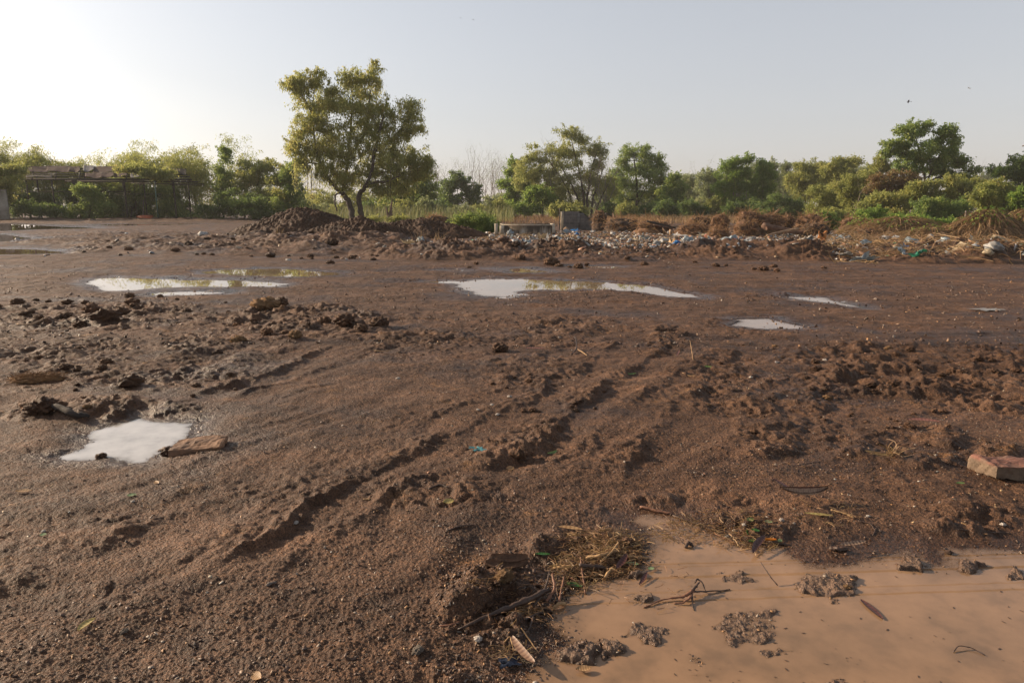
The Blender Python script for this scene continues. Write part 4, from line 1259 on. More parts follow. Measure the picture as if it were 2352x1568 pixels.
YF, YB = 81.5, 87.5
b = at(240, 506, 84)
shed = empty('ruined_shed', (b[0], b[1], gz(b[0], b[1])), 'long derelict open shed with rusty broken sheet roof swallowed by the left thicket', 'shed')
def zpt(u, v, Y): return at(u, v, Y)
for i, (u, vt, Y, r, m) in enumerate([(66, 412, YF, 2.0, WOODD), (124, 411, YF, 2.0, WOODD), (181, 410, YF, 2.4, WOODD), (289, 412, YF, 2.6, WOODD), (334, 414, YF, 1.6, WOODD), (361, 416, YF - .5, 1.7, GREENP), (402, 412, YF, 2.2, WOODD), (436, 418, YF, 1.5, WOODD),
                                        (90, 398, YB, 2, WOODD), (200, 398, YB, 2, WOODD), (310, 398, YB, 2, WOODD), (400, 402, YB, 2, WOODD)]):
    a, t = at(u, 506, Y), at(u + (3 if m is GREENP else 0) - (6 if m is GREENP else 0), vt, Y)
    a[2] = gz(a[0], a[1]) - .1
    s_ = pxsize(Y)
    mb = MB()
    mb.box((a + t) / 2, (r * s_ * 1.3, r * s_ * 1.3, t[2] - a[2]))
    mb.obj('post', m, shed)
for (v, Y, u0, u1, th) in [(411, YF, 10, 440, .22), (416, YF - .3, 150, 455, .18), (404, YF + 1.5, 0, 435, .14), (399, YF + 3, 10, 430, .14), (393, YF + 4.5, 20, 425, .14), (387, YB, 24, 420, .16), (440, YF, 20, 300, .08), (446, YF, 265, 370, .07), (421, YF - .6, 300, 468, .1), (424, YF - .8, 390, 470, .08)]:
    a, e = at(u0, v, Y), at(u1, v + (2 if u1 > 400 else 0), Y)
    mb = MB()
    d = e - a
    mb.box((a + e) / 2, (np.linalg.norm(d), th, th), M=Matrix.Rotation(-math.atan2(d[2], d[0]), 4, 'Y'))
    mb.obj('beam', WOODD, shed)
for i in range(8):
    u = 20 + i * 54
    a, e = at(u, 411.5, YF - .4), at(u + 2, 386, YB + .2)
    mb = MB()
    mb.tube([a, e], [.07, .07], 4)
    mb.obj('rafter', WOODD, shed)
def rf(u, t):
    """a point on the roof slope: t = 0 eave, 1 ridge"""
    Y = YF + (YB - YF) * t
    v = 410 + (384.5 - 410) * t + max(0, u - 330) * .03 * t
    p = at(u, v, Y)
    p[2] += .12
    return p
for i, (u0, u1, t0, t1, bend, mat, dz) in enumerate([(62, 110, .48, 1.0, .06, RUST, 0), (108, 160, .52, 1.02, .10, RUST, .03), (158, 184, .55, 1.0, .14, RUST, 0), (192, 216, .58, 1.04, .16, GREYSHEET, .06), (214, 262, .46, 1.0, .08, RUST, 0), (258, 300, .50, .97, .06, RUST, .04), (60, 120, .0, .22, .08, WOODD, 0), (300, 330, .5, .98, .1, RUST, 0),
                                                     (196, 236, .02, .40, .1, RUST, 0), (232, 262, .06, .44, .12, RUST, .03), (262, 292, .10, .40, .14, RUST, 0), (300, 345, .05, .45, .1, GREYSHEET, 0), (345, 395, .3, .85, .12, RUST, 0), (396, 428, .35, .8, .2, WOODD, .1), (30, 62, .7, .98, .1, RUST, 0), (112, 128, .26, .42, .1, WOODD, 0)]):
    cs = [rf(u0, t0), rf(u1, t0), rf(u1, t1), rf(u0, t1)]
    for c in cs: c[2] += dz
    corr_sheet(*cs, n=max(6, int((u1 - u0) / 2.4)), bend=bend, seed=i).obj('roof_sheet', mat, shed)
for (u, v0, v1, w) in [(172, 410, 436, 8), (325, 414, 428, 5), (285, 412, 432, 4)]:
    a = at(u, v0, YF - .5)
    mb = corr_sheet(at(u - w, v1, YF - .6), at(u + w * .2, v1 - 4, YF - .6), at(u + w, v0, YF - .5), at(u - w, v0 + 3, YF - .5), n=5, bend=.1, seed=int(u))
    mb.obj('roof_sheet', WOODD, shed)
# plastic tub on the ground by the shed
c = at(334, 506, 80)
c[2] = gz(c[0], c[1])
mb = MB()
w = 14 * pxsize(80)
mb.box(c + np.array([0, 0, .16]), (w * 2, .9, .22))
mb.box(c + np.array([0, 0, .31]), (w * 2.06, .98, .08))
mb.box(c + np.array([.15, 0, .40]), (w * 1.7, .7, .07))
tag(mb.obj('plastic_tub', ORANGE, None, tuple(c)), 'low orange tub on the ground in front of the shed posts', 'tub')
# bit of plaster wall at the left edge
CONC = simple_mat('stained_plaster', (.36, .33, .29), (.17, .155, .13), 1.6, .9, .004, 30)
c = at(4, 502, 77)
zt = at(4, 437, 77)[2]
g0 = gz(c[0], c[1])
mb = MB()
wl, wr = at(-60, 500, 77)[0], at(22, 500, 77)[0]
mb.box(((wl + wr) / 2, 77, (g0 + zt) / 2 - .1), (wr - wl, .25, zt - g0 + .2))
mb.box(((wl + wr) / 2, 77, zt + .04), (wr - wl + .1, .34, .1))
tag(mb.obj('plaster_wall', CONC, None, (c[0], 77, g0)), 'grey plaster wall end beside the thicket at the left picture edge', 'wall')

# ------------------------------------------------------------------ grey block wall and concrete trough
def block_mat():
    m, nt, out = new_mat('grey_block_wall')
    p = N(nt, 'ShaderNodeBsdfPrincipled')
    p.inputs['Roughness'].default_value = .95
    tc_ = obj_pos(nt)
    sp = nt.nodes.new('ShaderNodeSeparateXYZ')
    nt.links.new(tc_, sp.inputs[0])
    cb = nt.nodes.new('ShaderNodeCombineXYZ')
    nt.links.new(sp.outputs['X'], cb.inputs['X'])
    nt.links.new(sp.outputs['Z'], cb.inputs['Y'])
    br_ = nt.nodes.new('ShaderNodeTexBrick')
    nt.links.new(cb.outputs[0], br_.inputs['Vector'])
    br_.inputs['Scale'].default_value = 1.0
    br_.inputs['Brick Width'].default_value = .40
    br_.inputs['Row Height'].default_value = .19
    br_.inputs['Mortar Size'].default_value = .012
    br_.inputs['Color1'].default_value = (.155, .15, .15, 1)
    br_.inputs['Color2'].default_value = (.115, .112, .115, 1)
    br_.inputs['Mortar'].default_value = (.20, .19, .18, 1)
    n = noise_tex(nt, tc_, 3.0, 6, .65)
    col = mixc(nt, 1.0, br_.outputs['Color'], ramp(nt, n, [(.3, (.6, .6, .6)), (.7, (1.25, 1.2, 1.15))]), 'MULTIPLY')
    nt.links.new(col, p.inputs['Base Color'])
    b = N(nt, 'ShaderNodeBump')
    b.inputs['Distance'].default_value = .012
    nt.links.new(math_n(nt, 'SUBTRACT', noise_tex(nt, tc_, 40, 3), br_.outputs['Fac']), b.inputs['Height'])
    nt.links.new(b.outputs[0], p.inputs['Normal'])
    nt.links.new(p.outputs[0], out.inputs[0])
    return m
YW = 47.5
s_ = pxsize(YW)
base = at(1287, 528, YW)
bz = min(gz(base[0], base[1]), 1.6 - (528 - 474) * s_)
wallr = empty('block_wall', (base[0], base[1], bz), 'broken dark grey block wall with stepped right end behind the litter field', 'wall')
def wz(v): return at(1300, v, YW)[2]
x = lambda u: at(u, 500, YW)[0]
# stepped silhouette: columns of different height
steps = [(1297, 1340, 485.5), (1340, 1344, 488), (1344, 1354, 490), (1354, 1360, 492), (1360, 1366, 498), (1366, 1374, 499), (1374, 1378, 504), (1378, 1383, 506)]
steps = [(1294, 1317, 485.5), (1317, 1330, 485.8), (1330, 1341, 489.5), (1341, 1347, 494.5), (1347, 1351, 499), (1351, 1359, 505.5)]
mb = MB()
pts = [(x(1294), bz - .3)] + [p for a, e, v in steps for p in ((x(a), wz(v)), (x(e) , wz(v)))] + [(x(1359), bz - .3)]
n = len(pts)
f = np.array([(p[0], YW - .10, p[1]) for p in pts])
k = np.array([(p[0], YW + .10, p[1]) for p in pts])
bm = bmesh.new()
vf = [bm.verts.new(q) for q in f]
vk = [bm.verts.new(q) for q in k]
bmesh.ops.triangulate(bm, faces=[bm.faces.new(vf)])
bmesh.ops.triangulate(bm, faces=[bm.faces.new(vk[::-1])])
for i in range(n):
    j = (i + 1) % n
    if (pts[i][0] - pts[j][0]) ** 2 + (pts[i][1] - pts[j][1]) ** 2 > 1e-8:
        bm.faces.new((vf[j], vf[i], vk[i], vk[j]))
bmesh.ops.recalc_face_normals(bm, faces=bm.faces)
me = bpy.data.meshes.new('masonry')
bm.to_mesh(me)
bm.free()
me.transform(Matrix.Translation((-base[0], -base[1], -bz)))
me.materials.append(block_mat())
o = bpy.data.objects.new('masonry', me)
COL.objects.link(o)
o.parent = wallr
PALEC = simple_mat('pale_concrete', (.50, .43, .33), (.28, .23, .17), 3, .9, .004, 30)
for (u, w, vt, d) in [(1289.5, 3.6, 486, 0), (1293, 2.2, 485, .16), (1285.5, 1.6, 478, .2)]:
    mb = MB()
    mb.box((x(u), YW - .16 + d, (bz - .2 + wz(vt)) / 2), (w * s_, .22, wz(vt) - bz + .2))
    mb.obj('pillar', PALEC if w > 2 else WOODD, wallr)
mb = MB()
mb.box((x(1329), YW - .13, (bz + wz(491)) / 2), (.20, .10, wz(491) - bz))
mb.obj('pier', bpy.data.materials['grey_block_wall'], wallr)

def mould_mat():
    m, nt, out = new_mat('mould_streaked_concrete')
    p = N(nt, 'ShaderNodeBsdfPrincipled')
    p.inputs['Roughness'].default_value = .9
    tc_ = obj_pos(nt)
    mp = nt.nodes.new('ShaderNodeMapping')
    mp.inputs['Scale'].default_value = (5.0, 5.0, .9)
    nt.links.new(tc_, mp.inputs['Vector'])
    st = noise_tex(nt, mp.outputs[0], 1.0, 6, .65)
    sp = nt.nodes.new('ShaderNodeSeparateXYZ')
    nt.links.new(tc_, sp.inputs[0])
    h = math_n(nt, 'MULTIPLY', sp.outputs['Z'], .55)
    f = math_n(nt, 'ADD', st, h)
    col = ramp(nt, f, [(.55, (.40, .37, .32)), (.68, (.26, .21, .16)), (.80, (.075, .055, .038)), (1.0, (.045, .035, .025))])
    nt.links.new(col, p.inputs['Base Color'])
    nt.links.new(p.outputs[0], out.inputs[0])
    return m
YT = 39.0
s_ = pxsize(YT)
x = lambda u: at(u, 520, YT)[0]
zt = at(1200, 516.5, YT)[2]
base = at(1210, 541, YT)
bz = gz(base[0], base[1]) - .15
tr = empty('concrete_trough', (base[0], base[1], bz), 'low mould-stained concrete trough behind the litter, left of the grey block wall', 'trough')
MOULD = mould_mat()
xl, xr, dp = x(1152), x(1272), 1.9
hh = zt - bz
for nm, c, sz, mt in [('front_wall', ((xl + xr) / 2, YT, bz + hh / 2 - .03), (xr - xl - .3, .14, hh - .06), MOULD), ('back_wall', ((xl + xr) / 2, YT + dp, bz + hh / 2 + .02), (xr - xl, .14, hh), MOULD),
                      ('side_wall', (xl, YT + dp / 2, bz + hh / 2 - .03), (.13, dp - .15, hh - .06), MOULD), ('side_wall', (xr, YT + dp / 2, bz + hh / 2 - .03), (.13, dp - .15, hh - .06), MOULD),
                      ('rim', ((xl + xr) / 2, YT - .01, zt), (xr - xl + .02, .22, .06), PALEC), ('rim', (xl, YT + dp / 2 + .1, zt + .003), (.2, dp - .2, .055), PALEC), ('rim', (xr, YT + dp / 2 + .1, zt + .003), (.2, dp - .2, .055), PALEC),
                      ('pillar', (xl + .02, YT - .03, bz + hh / 2), (.26, .24, hh - .07), PALEC), ('pillar', (xl - .30, YT + .05, bz + hh / 2 + .05), (.2, .2, hh + .05), PALEC), ('pillar', (xr - .02, YT - .02, bz + hh / 2), (.16, .22, hh - .07), PALEC),
                      ('earth_fill', ((xl + xr) / 2, YT + dp / 2, bz + hh - .12), (xr - xl - .2, dp - .2, .1), M_DIRT)]:
    mb = MB()
    mb.box(c, sz)
    mb.obj(nm, mt, tr)

# ------------------------------------------------------------------ white house at the right edge
YH = 78
WHITE = simple_mat('white_render', (.78, .77, .75), (.68, .66, .63), 2, .8)
b = at(2400, 510, YH)
house = empty('white_house', (b[0], b[1], 0), 'white walled house with dark eave peeping in behind trees at the right edge', 'house')
x0 = at(2347, 400, YH + 8.5)[0]
ze, zr = at(2347, 331, YH + 8)[2], at(2347, 300, YH)[2]
mb = MB()
mb.box((x0 + 6, YH + 4, ze / 2), (12, 8, ze - .1))
mb.obj('wall', WHITE, house)
mb = MB()
xa, xb, xm = x0 - .45, x0 + 12.4, x0 + 6
for (p, q) in (((xa, ze - .12), (xm, zr)), ((xb, ze - .12), (xm + .02, zr))):
    V = [(p[0], YH - .5, p[1]), (q[0], YH - .5, q[1]), (q[0], YH + 8.5, q[1]), (p[0], YH + 8.5, p[1])]
    V += [(a, b_, c - .16) for a, b_, c in V]
    mb.add(V, [(0, 1, 2, 3), (7, 6, 5, 4), (0, 4, 5, 1), (1, 5, 6, 2), (2, 6, 7, 3), (3, 7, 4, 0)])
mb.obj('roof', simple_mat('dark_roof', (.08, .06, .06), (.05, .04, .04), 2, .7), house)
for k in range(3):
    mb = MB()
    mb.box((x0 + 2 + k * 3.5, YH - .04, ze * .55), (1.2, .08, 1.4))
    w = mb.obj('window', WOODD, house)
    mb = MB()
    mb.box((x0 + 2 + k * 3.5, YH - .09, ze * .55), (1.0, .03, 1.2))
    mb.obj('pane', simple_mat('dark_glass', (.03, .035, .04), (.02, .02, .025), 1, .1), w, origin=tuple(house.location))

# ------------------------------------------------------------------ uprooted stumps, logs and planks
FIB = simple_mat('root_fibre', (.17, .090, .048), (.06, .033, .020), 5, .95, .03, 18)
FIBD = simple_mat('dark_root_fibre', (.085, .052, .035), (.03, .02, .015), 5, .95, .03, 18)
LOGM = simple_mat('log_bark', (.17, .095, .062), (.07, .04, .03), 4, .85, .02, 14)
PALELOG = simple_mat('pale_driftwood', (.38, .25, .15), (.20, .125, .075), 4, .8, .01, 16)
def root_ball(label, u, v, ru, rv, Y, seed, mat=FIB, nst=500, group='uprooted root balls'):
    rs = np.random.RandomState(seed)
    c = at(u, v, Y)
    s = pxsize(Y)
    g = gz(c[0], c[1])
    root = empty('root_ball', (c[0], c[1], g), label, 'root ball', group)
    V, T = lump(seed, 4, .35, (ru * s, ru * s * .8, rv * s), 1.8, .5)
    mb = MB()
    mb.add(V + c, None, T)
    # skirt down to the ground
    hgt = c[2] - g
    if hgt > rv * s * .3:
        V2, T2 = lump(seed + 1, 3, .3, (ru * s * 1.15, ru * s, max(.2, hgt * .9)), 1.5, .4)
        mb.add(V2 + np.array([c[0], c[1] + .1, g + hgt * .2]), None, T2)
    mb.obj('root_mass', mat, root, smooth=True)
    st = MB()
    n = nst
    d = rs.normal(size=(n, 3))
    d /= np.linalg.norm(d, axis=1)[:, None]
    A = c + d * np.array([ru * s, ru * s * .8, rv * s]) * (.75 + .25 * rs.rand(n))[:, None]
    B = A + d * s * ru * .3 * rs.rand(n)[:, None] + rs.normal(size=(n, 3)) * s * ru * .35 - np.array([0, 0, .12 * rv * s])
    B[:, 2] = np.maximum(B[:, 2], g)
    strands(st, A, B, rs, .05, .010 * Y / 45, 4, .2)
    st.obj('loose_roots', L['dryred'], root)
    return root
for i, (lab, u, v, ru, rv, Y, m) in enumerate([
        ('reddish brown root ball, highest left one of the stump heap', 1719, 500, 24, 14, 40, FIB), ('round brown root ball left of the highest one', 1654, 510, 19, 16, 39, FIB), ('wide shaggy root ball in front of the highest one', 1715, 523, 26, 15, 37, FIB),
        ('long brown root mass with a broken stick on top', 1767, 507, 30, 14, 40, FIB), ('small dark root ball between the long root masses', 1811, 508, 12, 12, 41, FIBD), ('flat-topped root ball at the right end of the stump heap', 1861, 507, 26, 13, 41, FIB),
        ('shaggy dark root ball by the dog, right end of the heap', 1872, 527, 28, 15, 35, FIBD), ('dark round root plate standing against the block wall', 1378, 503, 15, 18, 46, FIBD), ('low dark heap of roots right of the block wall', 1430, 516, 34, 14, 43, FIBD),
        ('brown heap of roots over a stack of old planks', 1500, 520, 34, 12, 40, FIB), ('low brown root heap left of the round root ball', 1607, 511, 22, 11, 42, FIBD), ('flat brown root heap near the leaning post', 1590, 525, 28, 10, 38, FIB),
        ('low straw-coloured root heap in front of the round root ball', 1650, 537, 22, 9, 34, FIB), ('reddish weed and root heap left of the dry vines', 1957, 514, 22, 14, 41, FIB), ('low dark brown root heap at the foot of the dry vines', 1992, 534, 20, 9, 35.5, FIBD),
        ('dark heap of earthy roots at the left end of the litter, below the reeds', 1000, 503, 18, 8, 57, FIBD)]):
    root_ball(lab, u, v, ru, rv, Y, 600 + i, m)

def log(label, pts, Y, mat=LOGM, name='log', cat='log', k=9, group=None, dY=None):
    """a trunk or stick through picture points (u, v, radius px [, dY])"""
    P, R = [], []
    for p in pts:
        yy = Y + (p[3] if len(p) > 3 else 0)
        P.append(at(p[0], p[1], yy))
        R.append(p[2] * pxsize(yy))
    P = np.array(P)
    Q = smooth_path(np.hstack([P, np.array(R)[:, None]]), max(3, len(P) * 3))
    rs = np.random.RandomState(int(abs(pts[0][0]) * 7 + pts[0][1]))
    mb = MB()
    mb.tube(Q[:, :3] + rs.normal(size=(len(Q), 3)) * Q[:, 3:4] * .12, Q[:, 3] * (1 + .12 * rs.normal(size=len(Q))), k)
    o = mb.obj(name, mat, None, tuple(P[0]), smooth=True)
    return tag(o, label, cat, group)
log('thick dark red log with a round root end in the stump heap', [(1756, 520, 9), (1765, 521, 7), (1790, 526, 4.5), (1850, 531, 4)], 35.5)
log('long pale driftwood pole crossing below the thick log', [(1762, 541, 2.2, -1), (1800, 531, 3), (1835, 526, 3)], 34.5, PALELOG)
log('brown log lying right of the pale pole', [(1800, 533, 3), (1850, 534, 4), (1885, 531, 3)], 35, LOGM)
log('pale splintered log at the right end of the stump heap', [(1850, 518, 2), (1880, 512, 2.6), (1905, 509, 1.6)], 40, PALELOG)
log('broken pale stick standing on the long root mass', [(1772, 496, 2.4), (1780, 488, 2), (1790, 480, .8)], 40, PALELOG)
log('pale pipe-like log lying behind the mud bank', [(1590, 573, 2.6), (1620, 569, 4.2), (1652, 565, 4.6)], 25.6, simple_mat('grey_log', (.23, .17, .13), (.12, .085, .065), 3, .85, .01, 14))
log('old plank sloping over the brown root heap', [(1486, 508, 2.2), (1520, 516, 2.6), (1552, 524, 2.0)], 39, WOODD, 'plank', 'plank')
log('second old plank under the sloping one', [(1500, 516, 1.8), (1530, 522, 2.0), (1545, 526, 1.8)], 38.5, LOGM, 'plank', 'plank')
log('bleached branch leaning left of the leaning post', [(1522, 524, 1.2), (1540, 545, 1.2), (1556, 554, .9)], 34, PALELOG, 'branch', 'branch')
log('dark dead branch over the low heap right of the block wall', [(1390, 490, 2), (1420, 502, 1.8), (1440, 508, 1.2)], 44, WOODD, 'branch', 'branch')
log('pale square post stump in front of the root heaps', [(1540, 540, 4), (1541, 528, 3.6)], 36, PALELOG, 'post', 'post', 4)
log('grey leaning fence post among the dry vines', [(2215, 520, 2.2), (2218, 502, 2.2), (2219, 484, 2)], 38, GREYBARK, 'fence_post', 'post', 5)
log('brown stick upright in the earth beside the yellow boards', [(1063, 566, 2.6), (1064, 556, 2.6), (1063, 548, 1.6)], 27.5, PALELOG, 'stake', 'stick')
log('thin stick leaning right of the second dirt heap', [(1087, 562, 1), (1095, 552, 1), (1103, 544, .7)], 29, PALELOG, 'stick', 'stick')
log('dark flat log on the mud far left', [(395, 541, 1.6), (430, 539, 1.8), (462, 536.5, 1.6)], 41, WOODD)
log('short tan stick lying on the mud behind the white bag', [(594, 544.5, 1.3), (620, 543.5, 1.3)], 36.8, PALELOG, 'stick', 'stick')
log('yellowish cane lying below the tall dirt heap', [(776, 567, 1.2), (796, 573, 1.2)], 26.5, PALELOG, 'stick', 'stick')
log('dark branch on the ground right of the dog', [(1945, 563, 2), (1965, 560, 2.6), (1985, 552, 2.4)], 27.5, LOGM, 'branch', 'branch')
log('thin branch in the litter near the dog', [(1850, 551, 1.6), (1880, 556, 1.4), (1905, 554, 1)], 29.5, PALELOG, 'branch', 'branch')
log('flat pale board left of the dog', [(1862, 560, 2), (1885, 561, 3.4), (1905, 560, 1.4)], 28, PALELOG, 'board', 'board', 5)

# dry vine mounds on the right
TANEARTH = simple_mat('tan_earth', (.25, .15, .085), (.13, .075, .042), 4, .95, .03, 14)
def vine_mound(label, u, v, Y, rx, ry, h, seed, n=2600, green=0):
    rs = np.random.RandomState(seed)
    c = at(u, v, Y)
    g = gz(c[0], c[1])
    root = empty('vine_mound', (c[0], c[1], g), label, 'vine mound', 'mounds of dry vines')
    a = rs.rand(n) * 2 * math.pi
    r0 = rs.rand(n) ** .8 * .75
    r1 = np.clip(r0 + .15 + .5 * rs.rand(n), 0, 1.12)
    a1 = a + rs.normal(size=n) * .25
    def pt(r, a):
        zz = g + h * np.clip(1 - r ** 1.15, 0, 1) + .03
        return np.stack([c[0] + np.cos(a) * r * rx, c[1] + np.sin(a) * r * ry, zz], 1)
    st = MB()
    strands(st, pt(r0, a), pt(r1, a1), rs, .10, .011, 6, .09)
    st.obj('dry_vines', L['straw'], root)
    nr, nt_ = 16, 40
    T, A = np.meshgrid(np.linspace(0, 1, nr), np.linspace(0, 2 * math.pi, nt_, endpoint=False), indexing='ij')
    T, A = T.ravel(), A.ravel()
    P = pt(T, A)
    P[:, 2] += -.06 + .10 * h * noise(P[:, 0] * 2, P[:, 1] * 2, seed)
    P[:, 2] = np.where(T > .95, g - .1, P[:, 2])
    i = np.arange(nr - 1)[:, None] * nt_
    j = np.arange(nt_)[None, :]
    j2 = (j + 1) % nt_
    mb = MB()
    mb.add(P, np.stack([i + j, i + nt_ + j, i + nt_ + j2, i + j2], -1).reshape(-1, 4))
    mb.obj('earth_core', TANEARTH, root, smooth=True)
    if green:
        lv = MB()
        q = pt(rs.rand(green) ** .5 * .7, rs.rand(green) * 2 * math.pi)
        q[:, 2] += .12 + .1 * rs.normal(size=green)
        leaves(lv, q, rs, .13, .08, .2)
        lv.obj('creeper', L['bright'], root)
    return root
vine_mound('tall mound of dry vines with a green cap near the right edge', 2262, 550, 33, 2.2, 1.4, 1.38, 701, 5200, 500)
vine_mound('large mound of dry vines cut by the right picture edge', 2352, 548, 33.5, 2.0, 1.4, 1.45, 702, 4600, 300)
vine_mound('low spreading dry vines round the leaning fence post', 2205, 553, 33, 1.2, .9, .7, 703, 1800)
vine_mound('wide low bank of dry vines under the hedge creepers', 2065, 541, 37, 3.1, 1.5, .95, 704, 5200, 450)
vine_mound('loose straw-like vine heap in front of the hedge', 2135, 552, 33, 1.6, 1.0, .45, 705, 2200, 100)
vine_mound('dry vine heap beside the reddish weed heap', 1985, 531, 38, 1.4, 1.0, .9, 706, 2200, 500)
vine_mound('dry vines beyond the right picture edge', 2470, 552, 33, 2.4, 1.5, 1.2, 707, 2000, 300)

# ------------------------------------------------------------------ litter
def col_mat(name, c, transl=.15, rough=.45):
    return simple_mat(name, c, tuple(v * .7 for v in c), 9, rough, .004, 40, transl=transl)
PL = dict(white=col_mat('white_plastic', (.46, .45, .44)), cream=col_mat('cream_plastic', (.45, .36, .24)), blue=col_mat('blue_plastic', (.03, .20, .52)), pale_blue=col_mat('pale_blue_plastic', (.28, .34, .38)),
          green=col_mat('green_plastic', (.05, .33, .20)), grey=col_mat('grey_plastic', (.30, .29, .28)), red=col_mat('red_plastic', (.40, .08, .06)), yellow=col_mat('yellow_foam', (.62, .44, .16)),
          tan=col_mat('tan_card', (.42, .27, .15), .0, .8), brown=col_mat('brown_scrap', (.20, .115, .07), 0, .85))
def crumple(seed, nx=7, ny=6, amp=.16, fold=.22):
    """a crumpled piece of sheet with folds, unit size"""
    rs = np.random.RandomState(seed)
    X, Y = np.meshgrid(np.linspace(-.5, .5, nx), np.linspace(-.5, .5, ny), indexing='ij')
    ol = 1 + .25 * rs.normal(size=X.shape)
    X, Y = X * ol + .03 * rs.normal(size=X.shape), Y * ol + .03 * rs.normal(size=X.shape)
    Z = amp * rs.normal(size=X.shape) * .5 + fold * noise(X * 2.5 + seed, Y * 2.5, seed) + .12
    Z = np.maximum(Z, 0) + .01
    V = np.stack([X.ravel(), Y.ravel(), Z.ravel()], 1)
    Q = [(i * ny + j, (i + 1) * ny + j, (i + 1) * ny + j + 1, i * ny + j + 1) for i in range(nx - 1) for j in range(ny - 1)]
    mb = MB()
    mb.add(V, Q)
    return mb
def bag_mb(seed):
    V, T = lump(seed, 3, .45, (.5, .42, .34), 1.7, .6)
    V[:, 2] = np.maximum(V[:, 2] + .22, 0)
    mb = MB()
    mb.add(V, None, T)
    rs = np.random.RandomState(seed)
    for k in range(3):
        an = rs.rand() * 6.3
        d = np.array([math.cos(an), math.sin(an), .2])
        mb.add(np.array([[.3, .06, .28], [.3, -.06, .28], [.55, -.1, .34], [.55, .12, .30]]) @ np.array(Matrix.Rotation(an, 3, 'Z')).T, [(0, 1, 2, 3)])
    return mb
def bottle_mb():
    prof = [(0, .10), (.02, .115), (.3, .115), (.33, .105), (.36, .115), (.62, .115), (.75, .075), (.86, .042), (.90, .042), (.90, .052), (.98, .052)]
    mb = MB()
    mb.tube([(p[0] - .5, 0, .115) for p in prof], [p[1] for p in prof], 12)
    return mb
def unit(mb, name, mat, smooth=False):
    return mb.mesh(name, mat, smooth)
KIND = {}
for i in range(5): KIND['sheet', i] = unit(crumple(800 + i), 'plastic_scrap', PL['white'])
for i in range(4): KIND['bag', i] = unit(bag_mb(820 + i), 'plastic_bag', PL['white'])
KIND['bottle', 0] = unit(bottle_mb(), 'plastic_bottle', PL['pale_blue'], True)
for i in range(3):
    m_ = MB()
    V, T = lump(840 + i, 2, .25, (.5, .3, .12), 1.3, .3)
    V[:, 2] += .08
    m_.add(V, None, T)
    KIND['slab', i] = unit(m_, 'rubbish_chunk', PL['tan'])
NAMES = {'sheet': ('plastic_scrap', 'scrap'), 'bag': ('plastic_bag', 'bag'), 'bottle': ('plastic_bottle', 'bottle'), 'slab': ('rubbish_chunk', 'rubbish')}
def litter(kind, var, col, p, size, rz, label, group=None, tilt=(0, 0), sz=None):
    nm, cat = NAMES[kind]
    o = bpy.data.objects.new(nm, KIND[kind, var])
    COL.objects.link(o)
    o.location = (float(p[0]), float(p[1]), float(p[2]))
    o.rotation_euler = (tilt[0], tilt[1], rz)
    o.scale = sz if sz is not None else (size, size, size)
    o.material_slots[0].link = 'OBJECT'
    o.material_slots[0].material = PL[col]
    return tag(o, label, cat, group)
